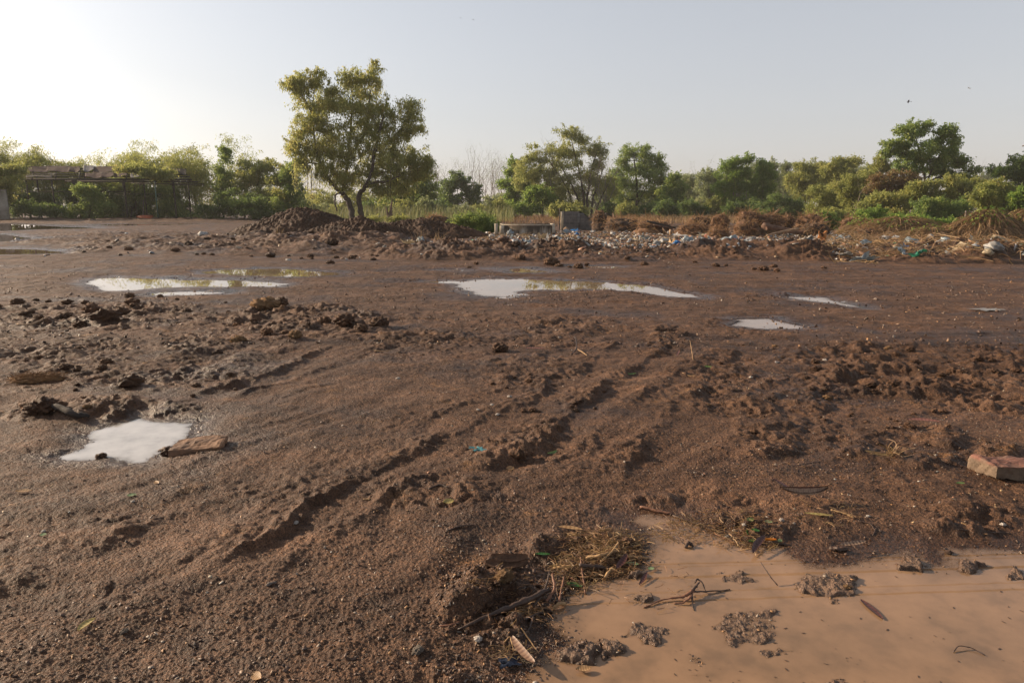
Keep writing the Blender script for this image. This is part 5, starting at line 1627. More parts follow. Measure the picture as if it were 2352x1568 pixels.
# single pieces one can point at
for kind, var, col, u, v, wpx, rz, lab, tilt in [
        ('bag', 0, 'blue', 1010, 570, 16, .3, 'bright blue plastic bag at the left end of the litter', (0, 0)), ('sheet', 0, 'yellow', 1046, 571, 14, .2, 'yellow foam board left of the upright brown stick', (.5, 0)),
        ('sheet', 1, 'yellow', 1072, 571, 14, .9, 'yellow foam piece right of the upright brown stick', (.4, .2)), ('slab', 1, 'cream', 1086, 568, 20, .1, 'flat cream board right of the yellow foam pieces', (0, 0)),
        ('sheet', 2, 'white', 1271, 538, 13, .3, 'tall white sheet leaning upright in front of the trough', (1.2, .2)), ('bag', 1, 'white', 1130, 547, 14, .5, 'white plastic bag at the left foot of the trough', (0, 0)),
        ('bag', 2, 'white', 1240, 574, 15, 1.0, 'white bag just behind the mud bank near the middle', (0, 0)), ('bag', 3, 'pale_blue', 1213, 581, 18, .4, 'pale blue bag lying flat on the mud bank', (0, 0)),
        ('sheet', 3, 'blue', 1323, 532, 16, .4, 'sky blue plastic sheet in front of the grey block wall', (.3, 0)), ('bag', 1, 'blue', 1176, 544, 9, .4, 'small deep blue bag in front of the trough', (0, 0)),
        ('bag', 2, 'blue', 1325, 543, 10, .4, 'small deep blue bag below the sky blue sheet', (0, 0)), ('bag', 0, 'green', 1331, 571, 11, .9, 'green plastic bag in the middle of the litter', (0, 0)), ('sheet', 4, 'pale_blue', 1300, 568, 20, .2, 'pale blue crumpled sheet left of the green bag', (.2, 0)),
        ('slab', 0, 'tan', 1386, 593, 26, .05, 'long flat pale stone on the edge of the mud bank', (0, 0)), ('bag', 3, 'pale_blue', 1684, 556, 20, .6, 'pale blue white plastic bag standing alone left of the dog', (0, 0)),
        ('sheet', 2, 'pale_blue', 1694, 566, 20, .2, 'blue scrap just below the lone pale blue bag', (.1, 0)), ('bag', 0, 'white', 468, 553, 20, .2, 'white plastic bag alone on the mud far left', (0, 0)),
        ('sheet', 1, 'cream', 2225, 566, 38, .2, 'large cream foam sheet at the foot of the vine mounds', (.3, 0)), ('sheet', 3, 'cream', 2210, 577, 26, .9, 'cream foam piece below the large foam sheet', (.4, 0)),
        ('sheet', 0, 'cream', 2265, 582, 36, .5, 'cream foam slab sticking up at far right', (.5, .3)), ('sheet', 2, 'blue', 2078, 584, 16, .5, 'blue plastic scrap on the bare patch at right', (.3, 0)), ('bag', 1, 'pale_blue', 2168, 567, 14, .5, 'bluish white bag left of the foam sheets', (0, 0)),
        ('sheet', 4, 'white', 1965, 569, 20, .3, 'white scrap right of the dog', (.3, 0)), ('sheet', 3, 'grey', 2272, 716, 62, .1, 'flattened clear grey plastic strip lying alone on the mud at right', (0, 0)), ('bag', 2, 'white', 40, 551, 10, .3, 'white lump at the edge of the far left puddle', (0, 0)),
        ('sheet', 1, 'red', 1188, 552, 16, .3, 'dark red plastic scrap in front of the trough', (.2, 0)), ('bottle', 0, 'pale_blue', 1432, 557, 16, .5, 'pale blue plastic bottle in the middle of the litter', (0, 0)), ('sheet', 2, 'white', 1430, 575, 16, .1, 'white sheet piece at the edge of the dark mud bank', (.2, 0))]:
    p = G(u, v)
    w = wpx * pxsize(p[1])
    g = gz(p[0], p[1])
    litter(kind, var, col, (p[0], p[1], g + .01), w, rz, lab, None, tilt, (w, w * .55, w * .12) if 'strip' in lab else None)
rs = np.random.RandomState(90)
cols = ['white'] * 5 + ['cream'] * 4 + ['pale_blue'] * 6 + ['grey'] * 9 + ['tan'] * 6 + ['brown'] * 8 + ['blue'] + ['green'] + ['red']
n_l = 0
while n_l < 270:
    zone = rs.rand()
    if zone < .78:
        u, v = rs.uniform(1080, 1900), 531 + 52 * rs.rand() ** 1.5
        if v > 585 - 12 * noise(np.array([u * .02]), np.array([0.]), 3)[0]: continue
        where = 'litter field in front of the block wall'
    elif zone < .94:
        u, v = rs.uniform(1900, 2352), rs.uniform(552, 604)
        where = 'scattered rubbish below the vine mounds'
    else:
        u, v = rs.uniform(930, 1110), rs.uniform(562, 574)
        where = 'strip of rubbish beside the second dirt heap'
    c = cols[rs.randint(len(cols))]
    kind = 'slab' if c in ('tan', 'brown') and rs.rand() < .7 else rs.choice(['sheet', 'sheet', 'bag', 'bottle'], p=[.35, .3, .29, .06])
    var = 0 if kind == 'bottle' else rs.randint({'sheet': 5, 'bag': 4, 'slab': 3}[kind])
    p = G(u, v)
    size = .12 + .42 * rs.rand() ** 2 * (1.25 if kind == 'sheet' else 1)
    noun = {'sheet': 'crumpled %s plastic scrap', 'bag': 'crumpled %s plastic bag', 'bottle': '%s plastic bottle', 'slab': '%s chunk of rubbish'}[kind] % c.replace('_', ' ')
    litter(kind, var, c, (p[0], p[1], gz(p[0], p[1]) + .01), size, rs.rand() * 6.3, noun + ' in the ' + where, noun.replace('crumpled ', '') + 's in the ' + where, (rs.normal() * .35, rs.normal() * .35))
    n_l += 1
# everything too small to count
def scrap_field(name, label, zones, cols_, seed, size=(.05, .16), flat=.35):
    rs = np.random.RandomState(seed)
    m, nt, out = new_mat(name + '_mix')
    p = N(nt, 'ShaderNodeBsdfPrincipled')
    p.inputs['Roughness'].default_value = .6
    r_ = nt.nodes.new('ShaderNodeValToRGB')
    r_.color_ramp.interpolation = 'CONSTANT'
    e = r_.color_ramp.elements
    while len(e) < len(cols_): e.new(.5)
    for i, c in enumerate(cols_):
        e[i].position = i / len(cols_)
        e[i].color = (*c, 1)
    nt.links.new(N(nt, 'ShaderNodeAttribute', attribute_name='tint').outputs['Fac'], r_.inputs[0])
    nt.links.new(r_.outputs[0], p.inputs['Base Color'])
    nt.links.new(p.outputs[0], out.inputs[0])
    mb = MB()
    for (n, u0, u1, v0, v1) in zones:
        k = n
        uu = u0 + (u1 - u0) * rs.rand(k)
        vv = v0 + (v1 - v0) * rs.rand(k)
        d = np.stack([ray(a, b) for a, b in zip(uu, vv)])
        P = CAM + d * (-H / d[:, 2])[:, None]
        keep = fbm(P[:, 0] * .5, P[:, 1] * .5, seed, 3) + .5 * rs.rand(k) > -.05
        P = P[keep]
        k = len(P)
        P[:, 2] = ground_fn(P[:, 0], P[:, 1])[0] + .2 * size[0]
        a = rs.normal(size=(k, 3)); a[:, 2] *= flat
        b_ = rs.normal(size=(k, 3)); b_[:, 2] *= flat
        a /= np.linalg.norm(a, axis=1)[:, None]
        b_ -= a * np.sum(a * b_, 1)[:, None]
        b_ /= np.linalg.norm(b_, axis=1)[:, None]
        nn = np.cross(a, b_)
        nn *= np.sign(nn[:, 2:3] + 1e-9)
        sa = rs.uniform(*size, k)[:, None] * (.5 + .5 * rs.rand(k))[:, None]
        sb = sa * rs.uniform(.25, .8, k)[:, None]
        q = [P + a * sa * x_ + b_ * sb * y_ for x_, y_ in ((-.5, -.5), (.5, -.35), (.4, .5), (-.45, .4))]
        top = [w_ + nn * sb * .25 for w_ in q]
        V = np.stack(q + top, 1).reshape(-1, 3)
        i = np.arange(k)[:, None] * 8
        Q = np.concatenate([i + np.array([[4, 5, 6, 7]]), i + np.array([[0, 1, 5, 4]]), i + np.array([[1, 2, 6, 5]]), i + np.array([[2, 3, 7, 6]]), i + np.array([[3, 0, 4, 7]])])
        mb.add(V, Q, None, np.repeat(rs.rand(k) * .999, 8))
    o = mb.obj(name, m)
    return tag(o, label, 'litter', kind='stuff')
scrap_field('fine_litter', 'small mixed litter strewn over the earth in front of the block wall',
            [(5200, 1090, 1950, 531, 560), (5200, 1110, 1960, 555, 584), (800, 1900, 2352, 548, 600), (350, 935, 1110, 561, 574), (260, 860, 1040, 506, 514), (90, 500, 1000, 540, 600), (70, 100, 900, 540, 590), (120, 1200, 1960, 584, 600)],
            [(.34, .33, .33), (.30, .22, .15), (.10, .06, .04), (.26, .29, .33), (.20, .115, .065), (.36, .34, .31), (.06, .04, .03), (.24, .16, .09), (.25, .31, .36), (.13, .075, .043), (.44, .43, .42), (.22, .13, .08), (.42, .22, .14), (.05, .035, .03)], 95, (.07, .26), .4)
mb = MB()
rs = np.random.RandomState(96)
P = np.vstack([scatter_px(rs, 1500, 1480, 1960, 520, 560), scatter_px(rs, 6000, 1900, 2400, 546, 604), scatter_px(rs, 700, 1100, 1500, 540, 580)])
d = rs.normal(size=P.shape) * np.array([1, 1, .15])
strands(mb, P + [0, 0, .03], P + d * .45 + [0, 0, .06], rs, .08, .009, 4, .15)
tag(mb.obj('straw_litter', L['straw']), 'loose straw and stems lying between the rubbish and the vine mounds', 'straw', kind='stuff')
mb = MB()
for (u, v, n) in [(1008, 556, 26), (962, 566, 16), (1530, 500, 20), (1585, 503, 14), (1700, 497, 14), (2090, 560, 14), (640, 553, 8)]:
    p = G(u, v)
    c = np.array([p[0], p[1], gz(p[0], p[1])])
    blades(mb, c + rs.normal(size=(n, 3)) * [.15, .15, 0], rs, .7, .012, .6)
tag(mb.obj('dry_tufts', L['straw']), 'thin dry grass tufts standing in the mud and heaps', 'grass', kind='stuff')
# ------------------------------------------------------------------ things lying in the foreground
def strip(L, w, seg=22, arc=0.0, cup=0.0, ridge=0.0, tail=.0, prof=.6, twist=0.0, lift=0.0, th=.0018, stripe=(.85, .25)):
    """a flat tapering strip along +X: leaf or seed pod, with thickness"""
    mb = MB()
    t = np.linspace(0, 1, seg + 1)
    an = (t - .5) * arc
    if abs(arc) > 1e-4:
        R_ = L / arc
        px, py = R_ * np.sin(an), R_ * (1 - np.cos(an))
    else:
        px, py = (t - .5) * L, t * 0
    wd = w * np.clip(np.sin(math.pi * np.clip(t * .98 + .01, 0, 1)), 0, 1) ** prof * .5 + .0008
    V = []
    m = 5
    for i in range(seg + 1):
        ca, sa = math.cos(an[i]), math.sin(an[i])
        tw = twist * (t[i] - .5)
        for k in range(m):
            q = (k / (m - 1) - .5) * 2
            yy = q * wd[i]
            zz = cup * w * q * q + (ridge * w * (1 if i % 2 else -1) * (1 - q * q)) + lift * (2 * t[i] - 1) ** 2
            y2, z2 = yy * math.cos(tw) - zz * math.sin(tw), yy * math.sin(tw) + zz * math.cos(tw)
            V.append((px[i] - sa * y2, py[i] + ca * y2, z2 + .004))
    V = np.array(V)
    Q = [(i * m + k, (i + 1) * m + k, (i + 1) * m + k + 1, i * m + k + 1) for i in range(seg) for k in range(m - 1)]
    ti = np.repeat(np.where(np.arange(seg + 1) % 2, *stripe), m)
    mb.add(V, Q, None, ti)
    mb.add(V - [0, 0, th], [q[::-1] for q in Q], None, ti)
    return mb
def tint_mat(name, a, b, rough=.55, transl=0.0):
    m, nt, out = new_mat(name)
    p = N(nt, 'ShaderNodeBsdfPrincipled')
    p.inputs['Roughness'].default_value = rough
    n = noise_tex(nt, obj_pos(nt), 60, 5, .65)
    f = math_n(nt, 'ADD', N(nt, 'ShaderNodeAttribute', attribute_name='tint').outputs['Fac'], math_n(nt, 'MULTIPLY', math_n(nt, 'SUBTRACT', n, .5), 1.1))
    col = ramp(nt, f, [(.2, a), (.8, b)])
    nt.links.new(col, p.inputs['Base Color'])
    sh = p.outputs[0]
    if transl:
        t = N(nt, 'ShaderNodeBsdfTranslucent')
        nt.links.new(col, t.inputs['Color'])
        mx = N(nt, 'ShaderNodeMixShader')
        mx.inputs[0].default_value = transl
        nt.links.new(sh, mx.inputs[1])
        nt.links.new(t.outputs[0], mx.inputs[2])
        sh = mx.outputs[0]
    nt.links.new(sh, out.inputs[0])
    return m
POD = tint_mat('seed_pod', (.045, .014, .012), (.11, .040, .030), .45)
PODP = tint_mat('pod_inside', (.10, .045, .028), (.36, .235, .15), .55)
PODM = tint_mat('pod_striped', (.09, .040, .025), (.24, .14, .085), .55)
PODR = tint_mat('pod_pinkish', (.17, .07, .055), (.28, .13, .10), .5)
LEAFG = tint_mat('fallen_green_leaf', (.10, .17, .045), (.20, .28, .09), .45, .3)
LEAFD = tint_mat('fallen_dark_leaf', (.03, .10, .02), (.06, .17, .04), .4, .3)
LEAFP = tint_mat('fallen_pale_leaf', (.26, .36, .17), (.36, .44, .24), .45, .3)
LEAFY = tint_mat('fallen_yellow_leaf', (.36, .28, .09), (.50, .40, .16), .5, .3)
LEAFO = tint_mat('fallen_tan_leaf', (.26, .14, .06), (.48, .30, .15), .55, .2)
TWIG = simple_mat('wet_dark_twig', (.075, .042, .028), (.03, .018, .013), 30, .55, .002, 90)
TWIGP = simple_mat('pale_straw_twig', (.42, .26, .12), (.24, .14, .07), 40, .7, .001, 90)
TWIGR = simple_mat('reddish_twig', (.22, .10, .055), (.10, .045, .028), 40, .65, .001, 90)
PEB = simple_mat('pale_pebble', (.50, .45, .40), (.33, .28, .24), 40, .8, .002, 120)
OCH = simple_mat('ochre_clod', (.30, .17, .075), (.13, .075, .04), 16, .95, .010, 70)
GREYSTONE = simple_mat('grey_stone', (.17, .135, .105), (.09, .07, .055), 40, .85, .002, 120)
TEAL = simple_mat('teal_plastic', (.06, .22, .25), (.035, .12, .14), 60, .35, .004, 90)

def water_or_ground(u, v):
    p = on_ground(u, v)
    for nm, lev, P, nz, sl_ in PW[:2]:
        q = G(u, v, lev)
        if inside(np.array([q[0]]), np.array([q[1]]), P)[0] and gz(q[0], q[1]) < lev:
            return np.array([q[0], q[1], lev + .001])
    return p
def put(mb, name, mat, u, v, rz, label, cat, tilt=(0, 0), dz=0.0, group=None, smooth=True):
    p = water_or_ground(u, v)
    me = mb.mesh(name, mat, smooth)
    o = bpy.data.objects.new(name, me)
    COL.objects.link(o)
    o.location = (p[0], p[1], p[2] + dz)
    o.rotation_euler = (tilt[0], tilt[1], math.radians(rz))
    return tag(o, label, cat, group)
def px(u, v):
    p = G(u, v)
    return math.hypot(p[1], H) / FL

def rough_block(sx, sy, sz, seed, cut=.02):
    bm = bmesh.new()
    bmesh.ops.create_cube(bm, size=1)
    bmesh.ops.scale(bm, vec=(sx, sy, sz), verts=bm.verts)
    bmesh.ops.bevel(bm, geom=bm.edges[:], offset=cut, segments=2, affect='EDGES', profile=.6)
    bmesh.ops.subdivide_edges(bm, edges=[e for e in bm.edges if e.calc_length() > .05], cuts=13, use_grid_fill=True)
    for v in bm.verts:
        c = v.co
        k = noise(np.array([c.x * 14 + seed]), np.array([c.y * 14 + c.z * 9]), seed)[0] * .007 + noise(np.array([c.x * 38 + seed]), np.array([c.y * 38 + c.z * 30]), seed + 2)[0] * .005 + noise(np.array([c.x * 5 + seed]), np.array([c.y * 5 + c.z * 5]), seed)[0] * .022 - .02 * max(0, noise(np.array([c.x * 9 + seed]), np.array([c.y * 9 + c.z * 11]), seed + 5)[0] - .25)
        c += v.normal * k if v.normal.length else Vector((0, 0, 0))
    return bm
def put_bm(bm, name, mat, loc, rot, label, cat, smooth=False):
    me = bpy.data.meshes.new(name)
    bm.to_mesh(me)
    bm.free()
    me.materials.append(mat)
    if smooth:
        me.polygons.foreach_set('use_smooth', np.ones(len(me.polygons), bool))
    o = bpy.data.objects.new(name, me)
    COL.objects.link(o)
    o.location = loc
    o.rotation_euler = rot
    return tag(o, label, cat)
# broken red concrete block at the right edge
m, nt, out = new_mat('worn_red_block')
p_ = N(nt, 'ShaderNodeBsdfPrincipled')
p_.inputs['Roughness'].default_value = .85
ov = obj_pos(nt)
sp_ = nt.nodes.new('ShaderNodeSeparateXYZ')
nt.links.new(ov, sp_.inputs[0])
nz_ = noise_tex(nt, ov, 14, 6, .65)
red = ramp(nt, nz_, [(.3, (.10, .050, .036)), (.52, (.185, .078, .054)), (.66, (.17, .105, .072))])
gry = ramp(nt, nz_, [(.3, (.09, .060, .040)), (.6, (.17, .115, .075)), (.8, (.24, .18, .12))])
fz = math_n(nt, 'MULTIPLY', math_n(nt, 'SUBTRACT', math_n(nt, 'ADD', sp_.outputs['Z'], math_n(nt, 'MULTIPLY', math_n(nt, 'SUBTRACT', nz_, .5), .03)), .025), 60.0, True)
nt.links.new(mixc(nt, fz, gry, red), p_.inputs['Base Color'])
bb_ = N(nt, 'ShaderNodeBump')
bb_.inputs['Distance'].default_value = .006
nt.links.new(noise_tex(nt, ov, 90, 4, .6), bb_.inputs['Height'])
nt.links.new(bb_.outputs[0], p_.inputs['Normal'])
nt.links.new(p_.outputs[0], out.inputs[0])
REDB = m
c = on_ground(2300, 1092)
put_bm(rough_block(.36, .22, .095, 3, .012), 'paving_block', REDB, (c[0] + .07, c[1] + .02, gz(c[0] + .07, c[1] + .02) + .034), (math.radians(-3), math.radians(3), math.radians(2)), 'chipped red concrete block lying in the mud at the right edge', 'block')
# flat stone beside the left puddle
SLAB = simple_mat('muddy_slab', (.235, .125, .068), (.11, .065, .042), 9, .8, .004, 60, c3=(.30, .17, .09))
c = on_ground(458, 1028)
bm = rough_block(.33, .20, .045, 8, .012)
put_bm(bm, 'flat_stone', SLAB, (c[0], c[1], max(c[2], -.035) + .016), (math.radians(6), math.radians(-2), math.radians(8)), 'flat brown stone slab at the edge of the left puddle', 'stone')

# seed pods
c = on_ground(1850, 1152)
op = empty('seed_pod', (c[0], c[1], c[2] + .05), 'large open brown seed pod with pale ribbed side near the big puddle', 'seed pod')
for nm_, mt_, w_, dy_, dz_, tl_ in (('ribbed_half', PODP, .042, 0, 0, .55), ('dark_half', POD, .034, .020, .006, .75)):
    me = strip(.29, w_, 40, .9 if w_ > .04 else .55, .35, .006, prof=.7, stripe=(.62, .42)).mesh(nm_, mt_, True)
    o = bpy.data.objects.new(nm_, me)
    COL.objects.link(o)
    o.parent = op
    o.location = (0, dy_, dz_)
    o.rotation_euler = (tl_, .04, math.radians(7))
put(strip(.17, .026, 16, .15, .1, .04), 'seed_pod', POD, 1800, 1136, 118, 'dark seed pod half crossing the large open pod', 'seed pod', (.2, -.15), .05)
put(strip(.17, .030, 18, -.35, .12, .05), 'seed_pod', POD, 1738, 1262, 52, 'dark purple seed pod sticking out over the puddle shore', 'seed pod', (.35, -.1), .03)
put(strip(.15, .022, 16, .2, .1, .05), 'seed_pod', PODP, 1958, 1264, 14, 'pale ribbed seed pod with a dark broken end on the far puddle shore', 'seed pod', (.4, 0), .035)
put(strip(.17, .026, 18, .32, .1, .05, prof=.4), 'seed_pod', PODM, 1198, 1513, -62, 'ribbed pale-edged seed pod in the mud left of the puddle bottom', 'seed pod', (.35, 0), .03)
put(strip(.14, .024, 16, .12, .1, .04), 'seed_pod', POD, 2002, 1400, 98, 'dark seed pod soaking in the open puddle', 'seed pod', (.05, 0), .0)
put(strip(.24, .020, 18, -.25, .1, .03), 'seed_pod', PODR, 1228, 806, -10, 'thin pinkish seed pod on the mud in the middle distance', 'seed pod', (.4, 0), .03)
put(strip(.22, .026, 18, -.4, .1, .04), 'seed_pod', PODR, 2120, 974, -16, 'reddish curled seed pod on the churned mud at right', 'seed pod', (.5, 0), .045)
put(strip(.11, .026, 14, .2, .1, .05), 'seed_pod', POD, 1428, 1305, 55, 'short dark red pod among the sticks left of the puddle', 'seed pod', (.3, -.2), .03)
put(strip(.10, .016, 14, .2, .1, .05), 'seed_pod', POD, 1478, 1333, 60, 'small dark pod at the water edge below the straw bank', 'seed pod', (.2, -.1), .008)
put(strip(.14, .018, 14, .1, .1, .04), 'seed_pod', PODR, 1557, 818, 65, 'narrow brown pod standing beside two straws', 'seed pod', (.2, -.3), .03)
# fallen leaves
for (u, v, L_, w_, rz, arc, mt, lab, tl) in [
        (1447, 855, .135, .022, 4, .9, LEAFG, 'curved green leaf lying alone on the middle mud', .4), (1625, 844, .13, .022, -18, -.7, LEAFG, 'curved green leaf right of the orange straw', .5), (1270, 1041, .09, .02, 40, .8, LEAFG, 'small curled green leaf right of the teal scrap', .4),
        (1452, 1301, .058, .024, -12, 0, LEAFP, 'pale green leaf floating at the puddle corner', .0), (1318, 1347, .075, .024, -28, 0, LEAFD, 'dark green leaf between the sticks left of the puddle', .2), (1246, 1277, .07, .018, -5, 0, LEAFD, 'dark green leaf on the straw bank', .1),
        (196, 1438, .085, .028, 78, -.8, LEAFY, 'speckled yellow crescent leaf on the bare mud at lower left', .1), (303, 1140, .05, .025, 10, .2, LEAFP, 'pale green leaf scrap below the left puddle', .2), (1722, 1207, .04, .028, 15, 0, LEAFG, 'round green leaf in the debris at the puddle head', .15),
        (1735, 1216, .04, .02, -30, 0, LEAFD, 'bright green leaf beside the round one in the debris', .2), (1716, 1232, .045, .024, 70, 0, LEAFD, 'green leaf standing on edge by the white crumbs', .6), (1765, 1200, .04, .024, 0, 0, LEAFP, 'pale green leaf right of the round one', .1), (1728, 1247, .05, .022, -10, 0, LEAFD, 'dark green leaf under the purple pod', .1),
        (2205, 1113, .05, .022, 0, 0, LEAFG, 'faint green leaf on the mud left of the red block', .1), (1310, 1215, .13, .020, -16, -.2, LEAFO, 'long tan bamboo leaf on top of the straw bank', .3), (1395, 1230, .05, .03, 80, .2, LEAFO, 'upright tan leaf on the straw bank', .9), (1340, 1541, .055, .028, 5, .2, LEAFO, 'brown leaf sunk in the shallow end of the puddle', .1),
        (590, 1556, .05, .03, -35, .3, LEAFO, 'tan shell-like leaf at the bottom edge', .4), (360, 1110, .05, .022, -40, .1, LEAFO, 'tan chip of leaf below the left puddle', .2), (1030, 1151, .06, .045, 20, .1, LEAFY, 'yellow torn leaf scrap on the middle mud', .2), (1172, 1079, .05, .032, 10, .5, LEAFO, 'orange crumpled leaf on the middle mud', .5),
        (55, 1132, .09, .03, 5, .2, LEAFO, 'pinkish leaf scrap on the mud at lower left edge', .2), (1880, 1181, .14, .018, -14, 0, LEAFY, 'yellow straw leaf below the large open pod', .2), (100, 1233, .03, .02, 10, 0, LEAFP, 'tiny pale scrap of leaf on the mud at lower left', .2), (1495, 1310, .03, .02, 10, 0, LEAFP, 'tiny pale leaf crumb near the floating leaf', .1)]:
    put(strip(L_, w_, 12, arc, .12, .02, prof=.8), 'fallen_leaf', mt, u, v, rz, lab, 'leaf', (tl, 0), .006)
# sticks and roots drawn along the ground: (u, v, radius in mm, lift in m)
def stick(pts, mat, label, name='stick', cat='stick', group=None, k=7, par=None):
    P, R = [], []
    for q in pts:
        p = water_or_ground(q[0], q[1])
        p[2] += (q[3] if len(q) > 3 else 0) + q[2] * .0008
        P.append(p)
        R.append(q[2] * .001)
    P = np.array(P)
    Q = smooth_path(np.hstack([P, np.array(R)[:, None]]), max(4, len(P) * 4))
    rs = np.random.RandomState(int(pts[0][0] + 3 * pts[0][1]))
    mb = MB()
    mb.tube(Q[:, :3] + rs.normal(size=(len(Q), 3)) * Q[:, 3:4] * .18, Q[:, 3] * (1 + .15 * rs.normal(size=len(Q))), k)
    if par is not None:
        return mb.obj(name, mat, par, smooth=True)
    o = mb.obj(name, mat, None, tuple(P[0]), smooth=True)
    return tag(o, label, cat, group)
c = on_ground(1180, 1425)
br_ = empty('driftwood_branch', tuple(c), 'long black wet branch with a bent tip lying beside the puddle', 'branch')
stick([(1052, 1447, 4, .004), (1090, 1438, 7, .01), (1140, 1415, 10, .02), (1190, 1402, 15, .025), (1240, 1385, 12, .035), (1262, 1377, 8, .04)], TWIG, '', 'stem', par=br_)
stick([(1255, 1392, 6, .02), (1275, 1378, 6, .05), (1268, 1352, 4.5, .07)], TWIGR, '', 'bent_tip', par=br_)
stick([(1225, 1400, 5, .01), (1255, 1372, 4, .05), (1262, 1350, 2.5, .08)], TWIG, '', 'side_twig', par=br_)
